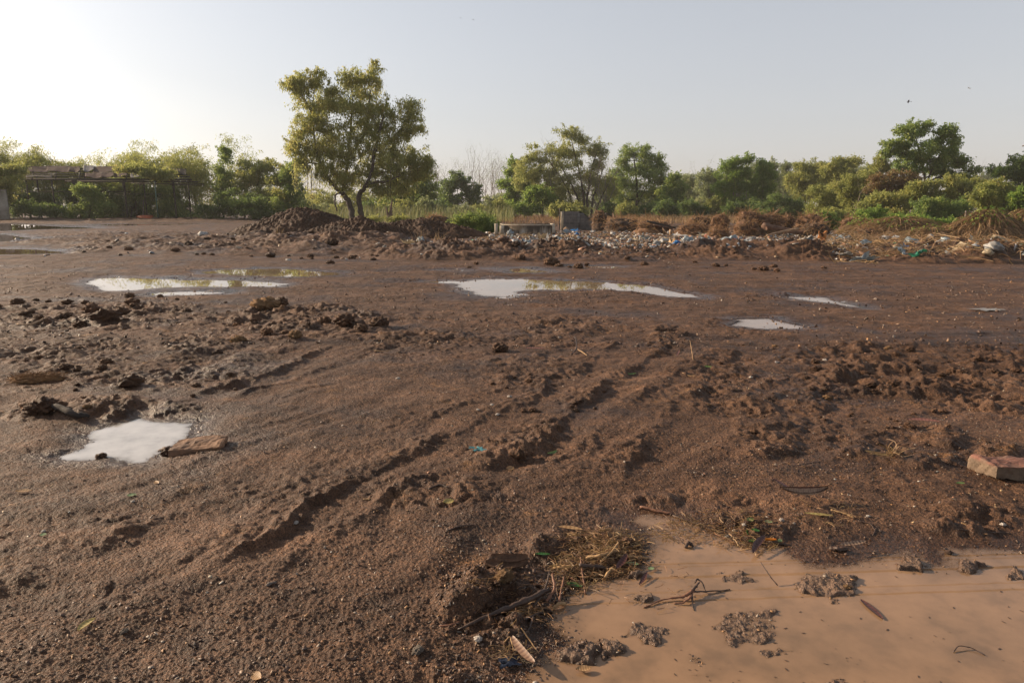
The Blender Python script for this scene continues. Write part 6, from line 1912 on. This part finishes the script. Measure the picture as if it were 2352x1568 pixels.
for i, (pts, mt, lab) in enumerate([
        ([(1008, 1437, 4), (1030, 1437, 4.5), (1055, 1432, 3.5)], TWIGR, 'short reddish stick left of the black branch'), ([(1205, 1425, 5), (1235, 1410, 6), (1252, 1405, 4)], TWIG, 'short dark stick below the black branch'), ([(1190, 1470, 4), (1215, 1450, 4), (1225, 1428, 3, .02)], TWIG, 'dark twig pointing up from the ribbed pod'),
        ([(1284, 1388, 5), (1290, 1360, 5, .01), (1295, 1337, 4, .02)], TWIGR, 'upright orange stick at the water edge'), ([(1345, 1365, 4), (1338, 1330, 4.5, .01), (1333, 1290, 4, .03)], TWIGR, 'thin brown stick leaning on the straw bank'), ([(1362, 1327, 3), (1350, 1310, 3), (1338, 1295, 2.5, .02)], TWIGR, 'short brown twig beside the leaning stick'),
        ([(1305, 1330, 4), (1330, 1338, 4), (1358, 1342, 3)], TWIGR, 'reddish twig under the dark green leaf'), ([(1415, 1286, 6, .01), (1450, 1285, 6.5, .01), (1490, 1283, 4)], TWIGP, 'straight tan stick pointing across the puddle corner'), ([(1345, 1285, 6, .02), (1385, 1282, 7, .02), (1420, 1275, 5, .02)], TWIGP, 'long tan reed on the straw bank'), ([(1390, 1330, 7), (1402, 1315, 7, .01), (1412, 1304, 5)], TWIGP, 'broad tan split reed at the water edge'),
        ([(1330, 1310, 9, .01), (1365, 1312, 10, .01), (1400, 1308, 7)], TWIG, 'thick dark stick at the foot of the straw bank'), ([(1270, 1305, 5), (1300, 1303, 6), (1330, 1301, 4)], TWIGP, 'tan stick half buried left of the dark pod'), ([(1380, 1297, 5, .01), (1405, 1280, 5, .02), (1420, 1262, 4, .03)], TWIGP, 'tan reed leaning up the straw bank'), ([(1430, 1268, 2.5, .02), (1460, 1258, 2.5, .015), (1480, 1248, 2)], TWIG, 'thin dark twig on the right of the straw bank'),
        ([(1350, 1320, 4), (1362, 1325, 5), (1385, 1322, 4)], TWIGP, 'small tan stem lying at the waterline'), ([(1592, 826, 4), (1588, 808, 4, .03), (1584, 794, 3, .06)], TWIGP, 'orange straw standing in the middle mud'), ([(1568, 855, 4), (1583, 862, 4.5), (1597, 868, 3)], TWIGP, 'orange straw lying below the standing one'), ([(1470, 1168, 7), (1505, 1176, 9), (1545, 1183, 6)], TWIGR, 'thick reddish stick at the head of the puddle'),
        ([(1545, 1185, 4), (1600, 1205, 4), (1640, 1220, 3)], TWIG, 'thin dark stick along the puddle head shore'), ([(1640, 1225, 3), (1690, 1250, 3), (1735, 1262, 2.5)], TWIGR, 'long thin twig on the shore left of the purple pod'), ([(1765, 1247, 6), (1790, 1251, 6), (1815, 1254, 4)], TWIG, 'dark stick right of the purple pod'), ([(1905, 1265, 10), (1925, 1268, 12), (1945, 1266, 8)], TWIG, 'black broken pod end on the far puddle shore'),
        ([(1908, 1172, 4, .005), (1935, 1180, 5, .005), (1962, 1190, 4)], TWIGP, 'yellow straw piece right of the large open pod'), ([(1970, 1196, 3), (2000, 1205, 3), (2010, 1222, 3)], TWIG, 'crooked dark twig right of the yellow straw'), ([(2005, 1232, 3), (2012, 1215, 4, .01), (2024, 1225, 3)], TWIG, 'tiny forked twig above the far puddle shore'), ([(1818, 1071, 3), (1850, 1066, 3.5), (1882, 1060, 2.5)], TWIG, 'thin dark twig on the mud right of middle'),
        ([(1745, 1320, 2.5, .06), (1765, 1335, 2.5, .03), (1786, 1345, 2.5)], TWIG, 'straight dark twig poking out of the puddle'), ([(2190, 1498, 1.8), (2200, 1488, 2, .01), (2230, 1490, 2, .005), (2262, 1505, 1.6)], TWIG, 'thin wavy twig in the open water near the right edge'), ([(1550, 1241, 2, .04), (1565, 1252, 2, .02), (1580, 1258, 2)], TWIG, 'thin stem of a floating twig near the puddle head'), ([(1574, 1259, 7), (1582, 1252, 9, .01), (1592, 1256, 6)], TWIG, 'small dark knot of wood floating near the puddle head'),
        ([(612, 1346, 6), (622, 1342, 8), (634, 1338, 5)], GREYBARK, 'grey chip of wood on the bare lower left mud'), ([(835, 1146, 4), (850, 1147, 4.5)], TWIGP, 'tiny pale stick on the mud left of middle'), ([(985, 1122, 4), (1010, 1117, 5), (1030, 1122, 4)], TWIG, 'curved dark twig above the yellow leaf scrap'), ([(1330, 1073, 3), (1360, 1076, 3), (1378, 1079, 2)], TWIG, 'thin dark twig on the smooth middle mud'),
        ([(1025, 1220, 3.5), (1055, 1210, 4), (1090, 1205, 3)], TWIG, 'dark twig lying above the earthy hump'), ([(860, 803, 4), (885, 803, 4), (905, 801, 3)], TWIGP, 'pale thin stick on the mud left of middle distance'), ([(1312, 815, 8), (1325, 808, 8, .03), (1322, 796, 6, .1), (1318, 792, 4, .11)], TWIG, 'gnarled dark root standing in the middle distance'), ([(1322, 806, 6, .03), (1340, 815, 6, .01), (1348, 818, 4)], TWIGP, 'pale split root beside the gnarled dark root'),
        ([(2120, 1195, 3), (2200, 1212, 3), (2260, 1220, 2.5), (2320, 1228, 2)], TWIG, 'very thin long twig near the right end of the far shore'), ([(2208, 1200, 3.5), (2225, 1206, 3.5)], TWIGP, 'short yellow straw near the right end of the far shore'), ([(105, 944, 26, .0), (135, 946, 30, .012), (170, 952, 28, .012), (205, 960, 16, .0)], WOODD, 'black rotten log half buried above the left puddle'),
        ([(40, 746, 12), (75, 740, 14), (112, 733, 10)], PALELOG, 'pale muddy stick on the mud at far left'), ([(1238, 1502, 2), (1215, 1480, 2.5, .02), (1197, 1470, 2, .04)], TWIGP, 'thin straw beside the ribbed pod'), ([(1160, 1478, 2.5), (1172, 1470, 3, .02), (1180, 1495, 2)], TWIGP, 'bent straw left of the ribbed pod'), ([(1270, 1402, 6), (1285, 1395, 9, .01), (1300, 1388, 5)], TWIGP, 'tan wood chip at the tip of the black branch')]):
    stick(pts, mt, lab, 'stick' if 'twig' not in lab else 'twig', 'stick' if 'twig' not in lab else 'twig')
c = water_or_ground(1590, 1372)
rt_ = empty('floating_root', tuple(c), 'branching brown root lying in the shallow puddle', 'root')
for pts in ([(1478, 1396, 2.2), (1495, 1390, 3), (1520, 1380, 3, .004), (1552, 1377, 4, .006), (1575, 1376, 6, .012), (1590, 1368, 7, .02)], [(1590, 1368, 7, .02), (1600, 1360, 5, .03), (1605, 1355, 3, .035)], [(1548, 1386, 2.5), (1570, 1388, 4, .004), (1588, 1378, 5, .012), (1592, 1366, 5, .02)],
            [(1590, 1368, 5, .015), (1620, 1362, 3.5, .006), (1660, 1357, 2.5), (1676, 1354, 2)], [(1595, 1354, 3, .03), (1600, 1347, 4, .035), (1612, 1352, 3, .03), (1622, 1362, 2)], [(1590, 1376, 4, .01), (1590, 1390, 2.5), (1594, 1402, 1.8)]):
    stick(pts, TWIGR if pts[0][0] < 1560 else TWIG, '', 'root_arm', par=rt_)
# bark chunk
c = on_ground(1165, 1300)
BARKC = simple_mat('torn_bark', (.15, .075, .040), (.045, .025, .016), 22, .85, .008, 50)
b_ = empty('bark_chunk', tuple(c), 'torn curved chunk of brown bark on the earthy hump left of the straw bank', 'bark')
for i, (L_, w_, rz, dz, tl) in enumerate([(.20, .045, 8, .020, .5), (.17, .035, 4, .040, .7), (.13, .035, 14, .012, .3)]):
    mb = strip(L_, w_, 18, .5, .25, .03, prof=.35, th=.008)
    me = mb.mesh('bark_layer', BARKC, True)
    o = bpy.data.objects.new('bark_layer', me)
    COL.objects.link(o)
    o.parent = b_
    o.location = (.01 * i, .022 * (i - 1), dz)
    o.rotation_euler = (tl, .05, math.radians(rz))
# coloured scraps
def scrap(u, v, size, mat, rz, lab, cat='scrap', name='plastic_scrap', sx=1.0, seed=0, amp=.12):
    mb = crumple(900 + seed, 9, 8, amp, .2)
    mb.V = [V * np.array([size * sx, size, size * .7]) for V in mb.V]
    return put(mb, name, mat, u, v, rz, lab, cat, (.1, .05), .004)
scrap(1104, 1036, .058, TEAL, -28, 'torn teal plastic scrap on the middle mud', sx=1.5, seed=1)
scrap(1088, 1030, .034, TEAL, -5, 'thin teal plastic shred left of the teal scrap', sx=1.8, seed=2)
scrap(1168, 1524, .045, simple_mat('dark_blue_film', (.012, .018, .04), (.006, .008, .015), 40, .3), 15, 'dark blue plastic film sunk in the mud by the ribbed pod', sx=1.5, seed=3)
PEEL = simple_mat('orange_peel', (.75, .33, .03), (.60, .22, .02), 30, .5)
put(strip(.052, .016, 12, .3, .5, 0), 'fruit_peel', PEEL, 1770, 1249, -6, 'bright orange peel beside the purple pod', 'peel', (.1, 0), .01)
put(strip(.022, .02, 6, 0, .4, 0), 'peel_end', LEAFP, 1791, 1250, 10, 'pale crumb at the right end of the orange peel', 'crumb', (.1, 0), .008)
# small stones and crumbs that stand out
lumps = {}
for i in range(6):
    V, T = lump(950 + i, 4, .42, (1, .85, .62), 1.7, .75)
    m_ = MB(); m_.add(V, None, T)
    lumps[i] = m_
STONES = {}
def stone(u, v, r, mat, label, name='pebble', cat='pebble', seed=0, group=None, sink=.25, flat=1.0):
    p = water_or_ground(u, v)
    key = (seed % 6, name)
    if key not in STONES:
        STONES[key] = lumps[seed % 6].mesh(name, M_MUD, True)
    o = bpy.data.objects.new(name, STONES[key])
    COL.objects.link(o)
    o.location = (p[0], p[1], p[2] + r * (.6 - sink))
    o.rotation_euler = (0, 0, seed * 1.7)
    o.scale = (r, r, r * flat)
    o.material_slots[0].link = 'OBJECT'
    o.material_slots[0].material = mat
    return tag(o, label, cat, group)
for i, (u, v, r, mt, lab) in enumerate([(1688, 1219, .012, PEB, 'white crumb by the leaves at the puddle head'), (1708, 1216, .011, PEB, 'second white crumb right of the first at the puddle head'), (1994, 1187, .010, PEB, 'white pebble below the large open pod'), (100, 1222, .011, PEB, 'white pebble on the lower left mud'),
        (1143, 952, .016, PEB, 'pale flat pebble on the middle mud'), (1098, 944, .014, PEB, 'white pebble left of the pale flat one'), (914, 869, .020, PEB, 'grey pebble on the mud left of middle'), (1170, 914, .018, PEB, 'tan pebble below the small clods in the middle'), (285, 1450, .014, GREYSTONE, 'small grey stone at lower left'), (1098, 1472, .016, PEB, 'pale pebble left of the ribbed pod'),
        (960, 1496, .022, GREYSTONE, 'grey stone at the bottom left of the ribbed pod'), (1130, 932, .014, PEB, 'small shell-like pebble above the pale flat one'), (1785, 834, .026, GREYSHEET, 'grey flat chip on the churned mud right of middle'), (1725, 869, .018, PEB, 'white pebble on the churned mud right of middle'), (1895, 826, .024, PEB, 'pale pebble in the churned mud at right'), (2383 - 80, 1208, .014, PEB, 'white pebble near the right end of the far shore'),
        (1900, 915, .038, OCH, 'orange stone in the churned mud at right'), (2040, 802, .045, OCH, 'flat orange stone above the churned mud at right'), (1780, 795, .03, OCH, 'small orange stone below the right puddle'), (2178, 1270, .016, LOGM, 'reddish pebble standing in the far corner of the puddle'), (1945, 1362, .016, OCH, 'ochre crumb floating beside the gravel island'), (1795, 1195, .014, PEB, 'white foam crumb above the dark debris'),
        (305, 1152, .010, PEB, 'tiny white chip below the pale leaf scrap'), (200, 933, .030, OCH, 'orange stone above the black rotten log'), (92, 930, .035, PEB, 'pinkish pale stone above the black rotten log'), (680, 1204, .014, PEB, 'small square tan chip on the rut edge')]):
    stone(u, v, r, mt, lab, seed=i, flat=.7)
for i, (u, v, r, mt, lab) in enumerate([(610, 712, .19, OCH, 'big yellowish clod on the churned bank left of middle'), (645, 706, .13, M_MUD, 'dark clod right of the big yellowish clod'), (615, 724, .10, M_MUD, 'small dark clod in front of the big yellowish clod'), (678, 776, .09, OCH, 'orange clod standing alone below the churned bank'), (548, 783, .08, OCH, 'flat ochre clod left of the orange clod'), (212, 714, .13, M_MUD, 'upright dark clod in the left churned mud'),
        (245, 738, .17, M_MUD, 'broad dark clod below the upright one at left'), (278, 716, .10, M_MUD, 'dark clod right of the upright one at left'), (298, 683, .08, M_MUD, 'dark clod at the near edge of the left puddles'), (790, 748, .14, M_MUD, 'dark flat clod with brown flakes on the churned bank'), (872, 750, .13, M_MUD, 'dark clod at the right end of the churned bank'), (830, 758, .08, M_MUD, 'small dark clod between the two at the bank end'),
        (1148, 805, .09, M_MUD, 'dark block-shaped clod alone in the middle distance'), (1158, 574, .17, LOGM, 'large slab-shaped brown clod on the mud bank near the litter'), (1186, 575, .15, M_DIRT, 'large dark clod right of the slab-shaped one on the bank'), (1266, 579, .20, FIB, 'rounded reddish clod on the mud bank in the middle'), (385, 1042, .05, M_MUD, 'dark wet clod at the flat stone by the left puddle'), (232, 1050, .03, M_MUD, 'small wet clod on the near edge of the left puddle'),
        (1192, 1032, .06, M_MUD, 'dark clod right of the teal scrap'), (300, 885, .10, M_MUD, 'dark clod in the left ruts'), (1440, 1248, .028, M_MUD, 'dark clod sitting on the right end of the straw bank'), (1160, 1330, .04, OCH, 'brown crumb below the torn bark'), (95, 948, .12, M_MUD, 'dark clod under the left end of the black rotten log')]):
    stone(u, v, r, mt, lab, 'earth_clod', 'clod', seed=i, sink=.2, flat=.85)
rs = np.random.RandomState(404)
zones = [((250, 715, 330, 35), 'loose dark clod on the churned mud left of the left puddles', 26, (.03, .10)), ((700, 745, 230, 25), 'loose clod on the churned bank left of middle', 18, (.03, .09)), ((300, 850, 330, 70), 'loose clod in the left wheel ruts', 22, (.02, .06)), ((2000, 860, 380, 70), 'loose clod on the churned mud at right', 40, (.02, .06)),
         ((1950, 980, 350, 60), 'loose crumb of earth between the churned mud and the red block', 24, (.012, .035)), ((1150, 1370, 140, 80), 'loose crumb of earth on the hump left of the puddle', 26, (.008, .025)), ((1250, 900, 160, 60), 'loose crumb of earth beside the long rut', 16, (.015, .04)), ((1450, 580, 480, 10), 'loose clod on the mud bank before the litter', 34, (.06, .15)),
         ((560, 563, 420, 18), 'loose clod on the left mud bank', 34, (.06, .15)), ((700, 530, 130, 26), 'loose clod at the foot of the tall dirt heap', 22, (.10, .26))]
for e, lab, n, sz in zones:
    for k in range(n):
        a, q = rs.rand() * 6.28, math.sqrt(rs.rand())
        stone(e[0] + math.cos(a) * q * e[2], e[1] + math.sin(a) * q * e[3], sz[0] + (sz[1] - sz[0]) * rs.rand() ** 2, M_DIRT if 'heap' in lab else M_MUD, lab, 'earth_clod', 'clod', seed=rs.randint(1000), group=lab.replace('loose clod', 'loose clods').replace('loose crumb', 'loose crumbs').replace('loose dark clod', 'loose dark clods'), flat=.6 + .4 * rs.rand())
# fibrous husk and shard on the left mud
c = on_ground(88, 876)
mb = MB()
rs = np.random.RandomState(5)
V, T = lump(77, 4, .45, (.19, .06, .035), 2.2, .9)
mb.add(V, None, T)
A = rs.normal(size=(900, 3)) * [.10, .03, .018] + [0, 0, .02]
strands(mb, A, A + rs.normal(size=(900, 3)) * [.07, .02, .015] + [0, 0, .005], rs, .01, .002, 4, .1)
put(mb, 'palm_husk', simple_mat('husk_fibre', (.34, .19, .085), (.15, .085, .045), 20, .9, .01, 50), 88, 876, 8, 'shaggy golden palm husk lying on the mud at the left edge', 'husk', dz=.03)
put(strip(.18, .05, 12, .3, .2, .02, prof=.4, th=.006), 'bark_shard', PODP, 185, 845, -4, 'pale split shard of bark on the mud at left', 'shard', (.4, 0), .03)
# dry grass tuft
c = on_ground(2050, 1046)
mb = MB()
rs = np.random.RandomState(6)
C0 = c + rs.normal(size=(44, 3)) * [.02, .015, 0]
an = rs.rand(44) * 6.28
E = C0 + np.stack([np.cos(an) * .13 * rs.rand(44), np.sin(an) * .10 * rs.rand(44), .01 + .07 * rs.rand(44)], 1)
E[:10] = C0[:10] + np.array([-.15, .0, .0]) + rs.normal(size=(10, 3)) * .015
E[:10, 2] = c[2] + .02
strands(mb, C0, E, rs, .02, .0022, 5, .12)
tag(mb.obj('dry_grass_tuft', L['straw'], None, tuple(c)), 'pale dry grass tuft pulled out and lying on the mud left of the red block', 'grass tuft')
# straw and stems washed together
def straw_mat_field(name, label, zones, seed, ln, w):
    rs = np.random.RandomState(seed)
    mb = MB()
    for (u, v, ru, rv, n) in zones:
        a, q = rs.rand(n) * 6.28, np.sqrt(rs.rand(n))
        d = np.stack([ray(x_, y_) for x_, y_ in zip(u + np.cos(a) * q * ru, v + np.sin(a) * q * rv)])
        P = CAM + d * (-H / d[:, 2])[:, None]
        z = ground_fn(P[:, 0], P[:, 1])[0]
        P[:, 2] = np.where(P[:, 0] > -.2, np.maximum(z, PUDDLES[0][1]), z) + .004 + .012 * rs.rand(n)
        e = rs.normal(size=(n, 3)) * [1, .7, .16]
        e /= np.linalg.norm(e, axis=1)[:, None]
        l_ = ln * (.3 + rs.rand(n))[:, None]
        strands(mb, P, P + e * l_, rs, .004, w, 3, .08)
    return tag(mb.obj(name, L[{'washed_straw': 'straw'}.get(name, 'dryred')]), label, 'straw', kind='stuff')
straw_mat_field('washed_straw', 'straw and broken reeds washed up on the bank beside the puddle', [(1400, 1240, 95, 30, 520), (1370, 1285, 100, 32, 520), (1620, 1205, 130, 30, 260), (1330, 1325, 60, 26, 150), (1900, 1180, 80, 24, 70), (1180, 1490, 40, 20, 60), (1215, 1395, 40, 20, 60), (1720, 1240, 70, 16, 120)], 61, .05, .0016)
straw_mat_field('washed_stems', 'fine dark stems and rootlets on the bank beside the puddle', [(1370, 1270, 120, 50, 620), (1650, 1205, 150, 36, 420), (1180, 1380, 130, 60, 260), (1500, 1330, 120, 60, 70), (1900, 1120, 300, 80, 160), (600, 900, 600, 200, 220), (1900, 900, 450, 120, 300)], 62, .045, .0011)
mud_cols = [(.12, .07, .05), (.07, .042, .03), (.16, .10, .07), (.05, .03, .022), (.20, .12, .07), (.11, .065, .045), (.09, .05, .035), (.24, .19, .15), (.14, .085, .06), (.06, .037, .027), (.30, .16, .07), (.10, .06, .042)]
scrap_field('gravel', 'fine gravel and crumbs of earth strewn over the mud', [(9000, -100, 2450, 900, 1568), (6000, -100, 2450, 690, 900), (4200, 1500, 2352, 780, 1100), (1500, 1000, 1350, 1230, 1568)], mud_cols, 97, (.006, .022), .8)
scrap_field('coarse_crumbs', 'coarse crumbs of earth scattered over the flat mud round the far puddles', [(3200, -100, 2450, 600, 690), (2600, -100, 2450, 660, 800)], mud_cols, 93, (.02, .06), .8)
pale = [(.42, .36, .29), (.34, .22, .12), (.40, .27, .14), (.48, .45, .40), (.28, .13, .07), (.36, .30, .22)]
scrap_field('pale_crumbs', 'tiny pale chips and crumbs dotted over the mud', [(260, -100, 2450, 900, 1568), (240, -100, 2450, 620, 900), (160, 1700, 2400, 780, 1200)], pale, 98, (.008, .022), .4)
# specks of silt and plant crumbs on the water
rs = np.random.RandomState(99)
mb = MB()
n = 420
uu, vv = rs.uniform(1220, 2352, n), rs.uniform(1190, 1568, n)
ok = noise(uu * .012, vv * .025, 8) + .35 * rs.rand(n) > .12
lev = PUDDLES[0][1]
C = np.array([G(a, b_, lev + .0016) for a, b_ in zip(uu[ok], vv[ok])])
sz = .0012 + .0045 * rs.rand(len(C)) ** 3
an = rs.rand(len(C)) * 6.28
a_ = np.stack([np.cos(an), np.sin(an), an * 0], 1) * sz[:, None] * 1.6
b_ = np.stack([-np.sin(an), np.cos(an), an * 0], 1) * sz[:, None] * .7
V = np.stack([C - a_ - b_ * .6, C + a_ - b_ * .3, C + a_ * .7 + b_, C - a_ * .8 + b_ * .7], 1).reshape(-1, 3)
mb.add(V, np.arange(len(C) * 4).reshape(-1, 4))
tag(mb.obj('floating_specks', TWIG), 'dark specks of silt and plant crumbs on the water of the near puddle', 'silt', kind='stuff')

# ------------------------------------------------------------------ overhead cables (mirrored in the puddle as thin lines)
CAB = simple_mat('black_cable', (.02, .02, .02), (.012, .012, .012), 3, .6)
for i, ((u0, v0), (u1, v1), r) in enumerate([((1507, 1296), (1747, 1289), .020), ((1500, 1302.5), (1747, 1296), .010), ((1484, 1328), (1843, 1316.6), .030), ((1523, 1359.6), (1768, 1353), .012), ((1612, 1378), (1885, 1368.6), .022)]):
    ends = []
    for (u, v) in ((u0, v0), (u1, v1)):
        d = ray(u, v)
        p = CAM + d * ((lev - H) / d[2])
        ends.append(p + np.array([d[0], d[1], -d[2]]) * ((8.0 + .15 * i - lev) / -d[2]))
    a, b2 = ends
    d = (b2 - a) / np.linalg.norm(b2 - a)
    t = np.linspace(-45, 45, 31)
    P = a + d * t[:, None]
    mb = MB()
    mb.tube(P, r, 6)
    tag(mb.obj('overhead_cable', CAB, None, tuple(P[15])), 'black overhead cable seen only as a thin line mirrored in the near puddle', 'cable', 'overhead cables mirrored in the puddle')

# ------------------------------------------------------------------ dog
def skin_obj(name, verts, edges, rad, mat, parent=None, sub=2, root=0):
    me = bpy.data.meshes.new(name)
    me.from_pydata([tuple(v) for v in verts], edges, [])
    o = bpy.data.objects.new(name, me)
    COL.objects.link(o)
    o.modifiers.new('skin', 'SKIN')
    me.skin_vertices.new() if not me.skin_vertices else None
    for i, r in enumerate(rad):
        me.skin_vertices[0].data[i].radius = r if isinstance(r, tuple) else (r, r)
    me.skin_vertices[0].data[root].use_root = True
    s_ = o.modifiers.new('subdivision', 'SUBSURF')
    s_.levels = s_.render_levels = sub
    dg = bpy.context.evaluated_depsgraph_get()
    m2 = bpy.data.meshes.new_from_object(o.evaluated_get(dg))
    o.modifiers.clear()
    o.data = m2
    m2.materials.clear()
    m2.materials.append(mat)
    m2.polygons.foreach_set('use_smooth', np.ones(len(m2.polygons), bool))
    if parent: o.parent = parent
    return o
FUR = simple_mat('ginger_fur', (.42, .17, .045), (.30, .11, .03), 12, .85, .004, 90)
FURD = simple_mat('dark_fur', (.06, .035, .025), (.04, .025, .02), 12, .85)
c = G(1886, 567)
c[2] = gz(c[0], c[1])
dog = empty('dog', tuple(c), 'small ginger dog standing on the bare patch in front of the stump heap', 'dog')
dog.rotation_euler = (0, 0, math.radians(-48))
vs = [(0, -.20, .335), (0, -.10, .345), (0, .05, .335), (0, .17, .345), (0, .25, .40), (0, .32, .475), (0, .38, .485), (0, .46, .465),          # 0-7 spine, neck, head, muzzle
      (.055, -.20, .25), (.06, -.16, .17), (.06, -.225, .095), (.06, -.21, .015), (-.055, -.20, .25), (-.06, -.14, .17), (-.06, -.20, .095), (-.06, -.185, .015),   # hind legs
      (.05, .16, .22), (.05, .155, .11), (.05, .165, .015), (-.05, .16, .22), (-.05, .19, .11), (-.05, .20, .015),                                   # front legs
      (0, -.27, .38), (0, -.31, .46), (0, -.28, .53)]                                                                                              # tail
es = [(0, 1), (1, 2), (2, 3), (3, 4), (4, 5), (5, 6), (6, 7), (0, 8), (8, 9), (9, 10), (10, 11), (0, 12), (12, 13), (13, 14), (14, 15), (3, 16), (16, 17), (17, 18), (3, 19), (19, 20), (20, 21), (0, 22), (22, 23), (23, 24)]
rd = [(.07, .085), (.065, .08), (.075, .095), (.075, .105), .06, .05, .05, .026, .05, .034, .02, .022, .05, .034, .02, .022, .038, .022, .022, .038, .022, .022, .022, .018, .010]
body = skin_obj('body', vs, es, rd, FUR, dog, 2, 1)
for sx_ in (-1, 1):
    mb = MB()
    V = np.array([(sx_ * .02, .33, .51), (sx_ * .055, .325, .505), (sx_ * .045, .315, .575), (sx_ * .035, .345, .51)])
    mb.add(V, None, [(0, 1, 2), (1, 3, 2), (3, 0, 2), (0, 3, 1)])
    e = mb.obj('ear', FURD, None, (0, 0, 0)); e.parent = dog
mb = MB()
V, T = ico(2)
mb.add(V * .014 + [0, .485, .468], None, T)
e = mb.obj('nose', FURD, None, (0, 0, 0)); e.parent = dog
for sx_ in (-1, 1):
    mb = MB()
    mb.add(V * .009 + [sx_ * .032, .405, .505], None, T)
    e = mb.obj('eye', FURD, None, (0, 0, 0)); e.parent = dog

# ------------------------------------------------------------------ birds
def bird(u, v, Y, span, rz, roll, mat, label):
    c = at(u, v, Y)
    b_ = empty('bird', tuple(c), label, 'bird')
    b_.rotation_euler = (0, roll, rz)
    t = np.linspace(0, 1, 9)
    mb = MB()
    mb.tube(np.stack([t * 0, (t - .45) * span * .55, .01 * np.sin(t * 3)], 1), np.array([.01, .05, .08, .1, .1, .09, .07, .06, .015]) * span * .62, 8)
    mb.add(np.array([(-.05, -.30, 0), (.05, -.30, 0), (.10, -.48, 0), (-.10, -.48, 0)]) * span, [(0, 1, 2, 3)])
    e = mb.obj('body', mat, None, (0, 0, 0), smooth=True); e.parent = b_
    for s_ in (-1, 1):
        mb = MB()
        w_ = np.array([(s_ * .03, .12, .02), (s_ * .03, -.10, .02), (s_ * .26, .17, .09), (s_ * .26, -.08, .08), (s_ * .5, .02, .05), (s_ * .5, -.05, .05)]) * span
        q = [(0, 2, 3, 1), (2, 4, 5, 3)]
        mb.add(w_, q)
        mb.add(w_ - [0, 0, .012 * span], [f[::-1] for f in q])
        e = mb.obj('wing', mat, None, (0, 0, 0)); e.parent = b_
bird(2087, 234, 55, .42, 1.2, .5, FURD, 'dark bird flying in the sky left of the tall right-hand tree top')
bird(2226, 203, 75, .45, .4, .3, PL['white'], 'pale bird gliding high at the right of the sky')
bird(1058, 42, 90, .3, .4, .2, FURD, 'tiny dark bird high in the middle of the sky, left of two')
bird(1087, 46, 90, .3, .9, .2, FURD, 'tiny dark bird high in the middle of the sky, right of two')

# ------------------------------------------------------------------ thin haze in the air
m, nt, out = new_mat('thin_haze')
v_ = nt.nodes.new('ShaderNodeVolumePrincipled')
v_.inputs['Color'].default_value = (.95, .93, .90, 1)
v_.inputs['Density'].default_value = .0004
v_.inputs['Anisotropy'].default_value = .0
nt.links.new(v_.outputs[0], out.inputs['Volume'])
mb = MB()
mb.box((0, 0, 13.4), (3600, 3600, 30.0))
tag(mb.obj('haze', m), 'thin warm haze hanging over the whole waste ground', 'haze', kind='stuff')
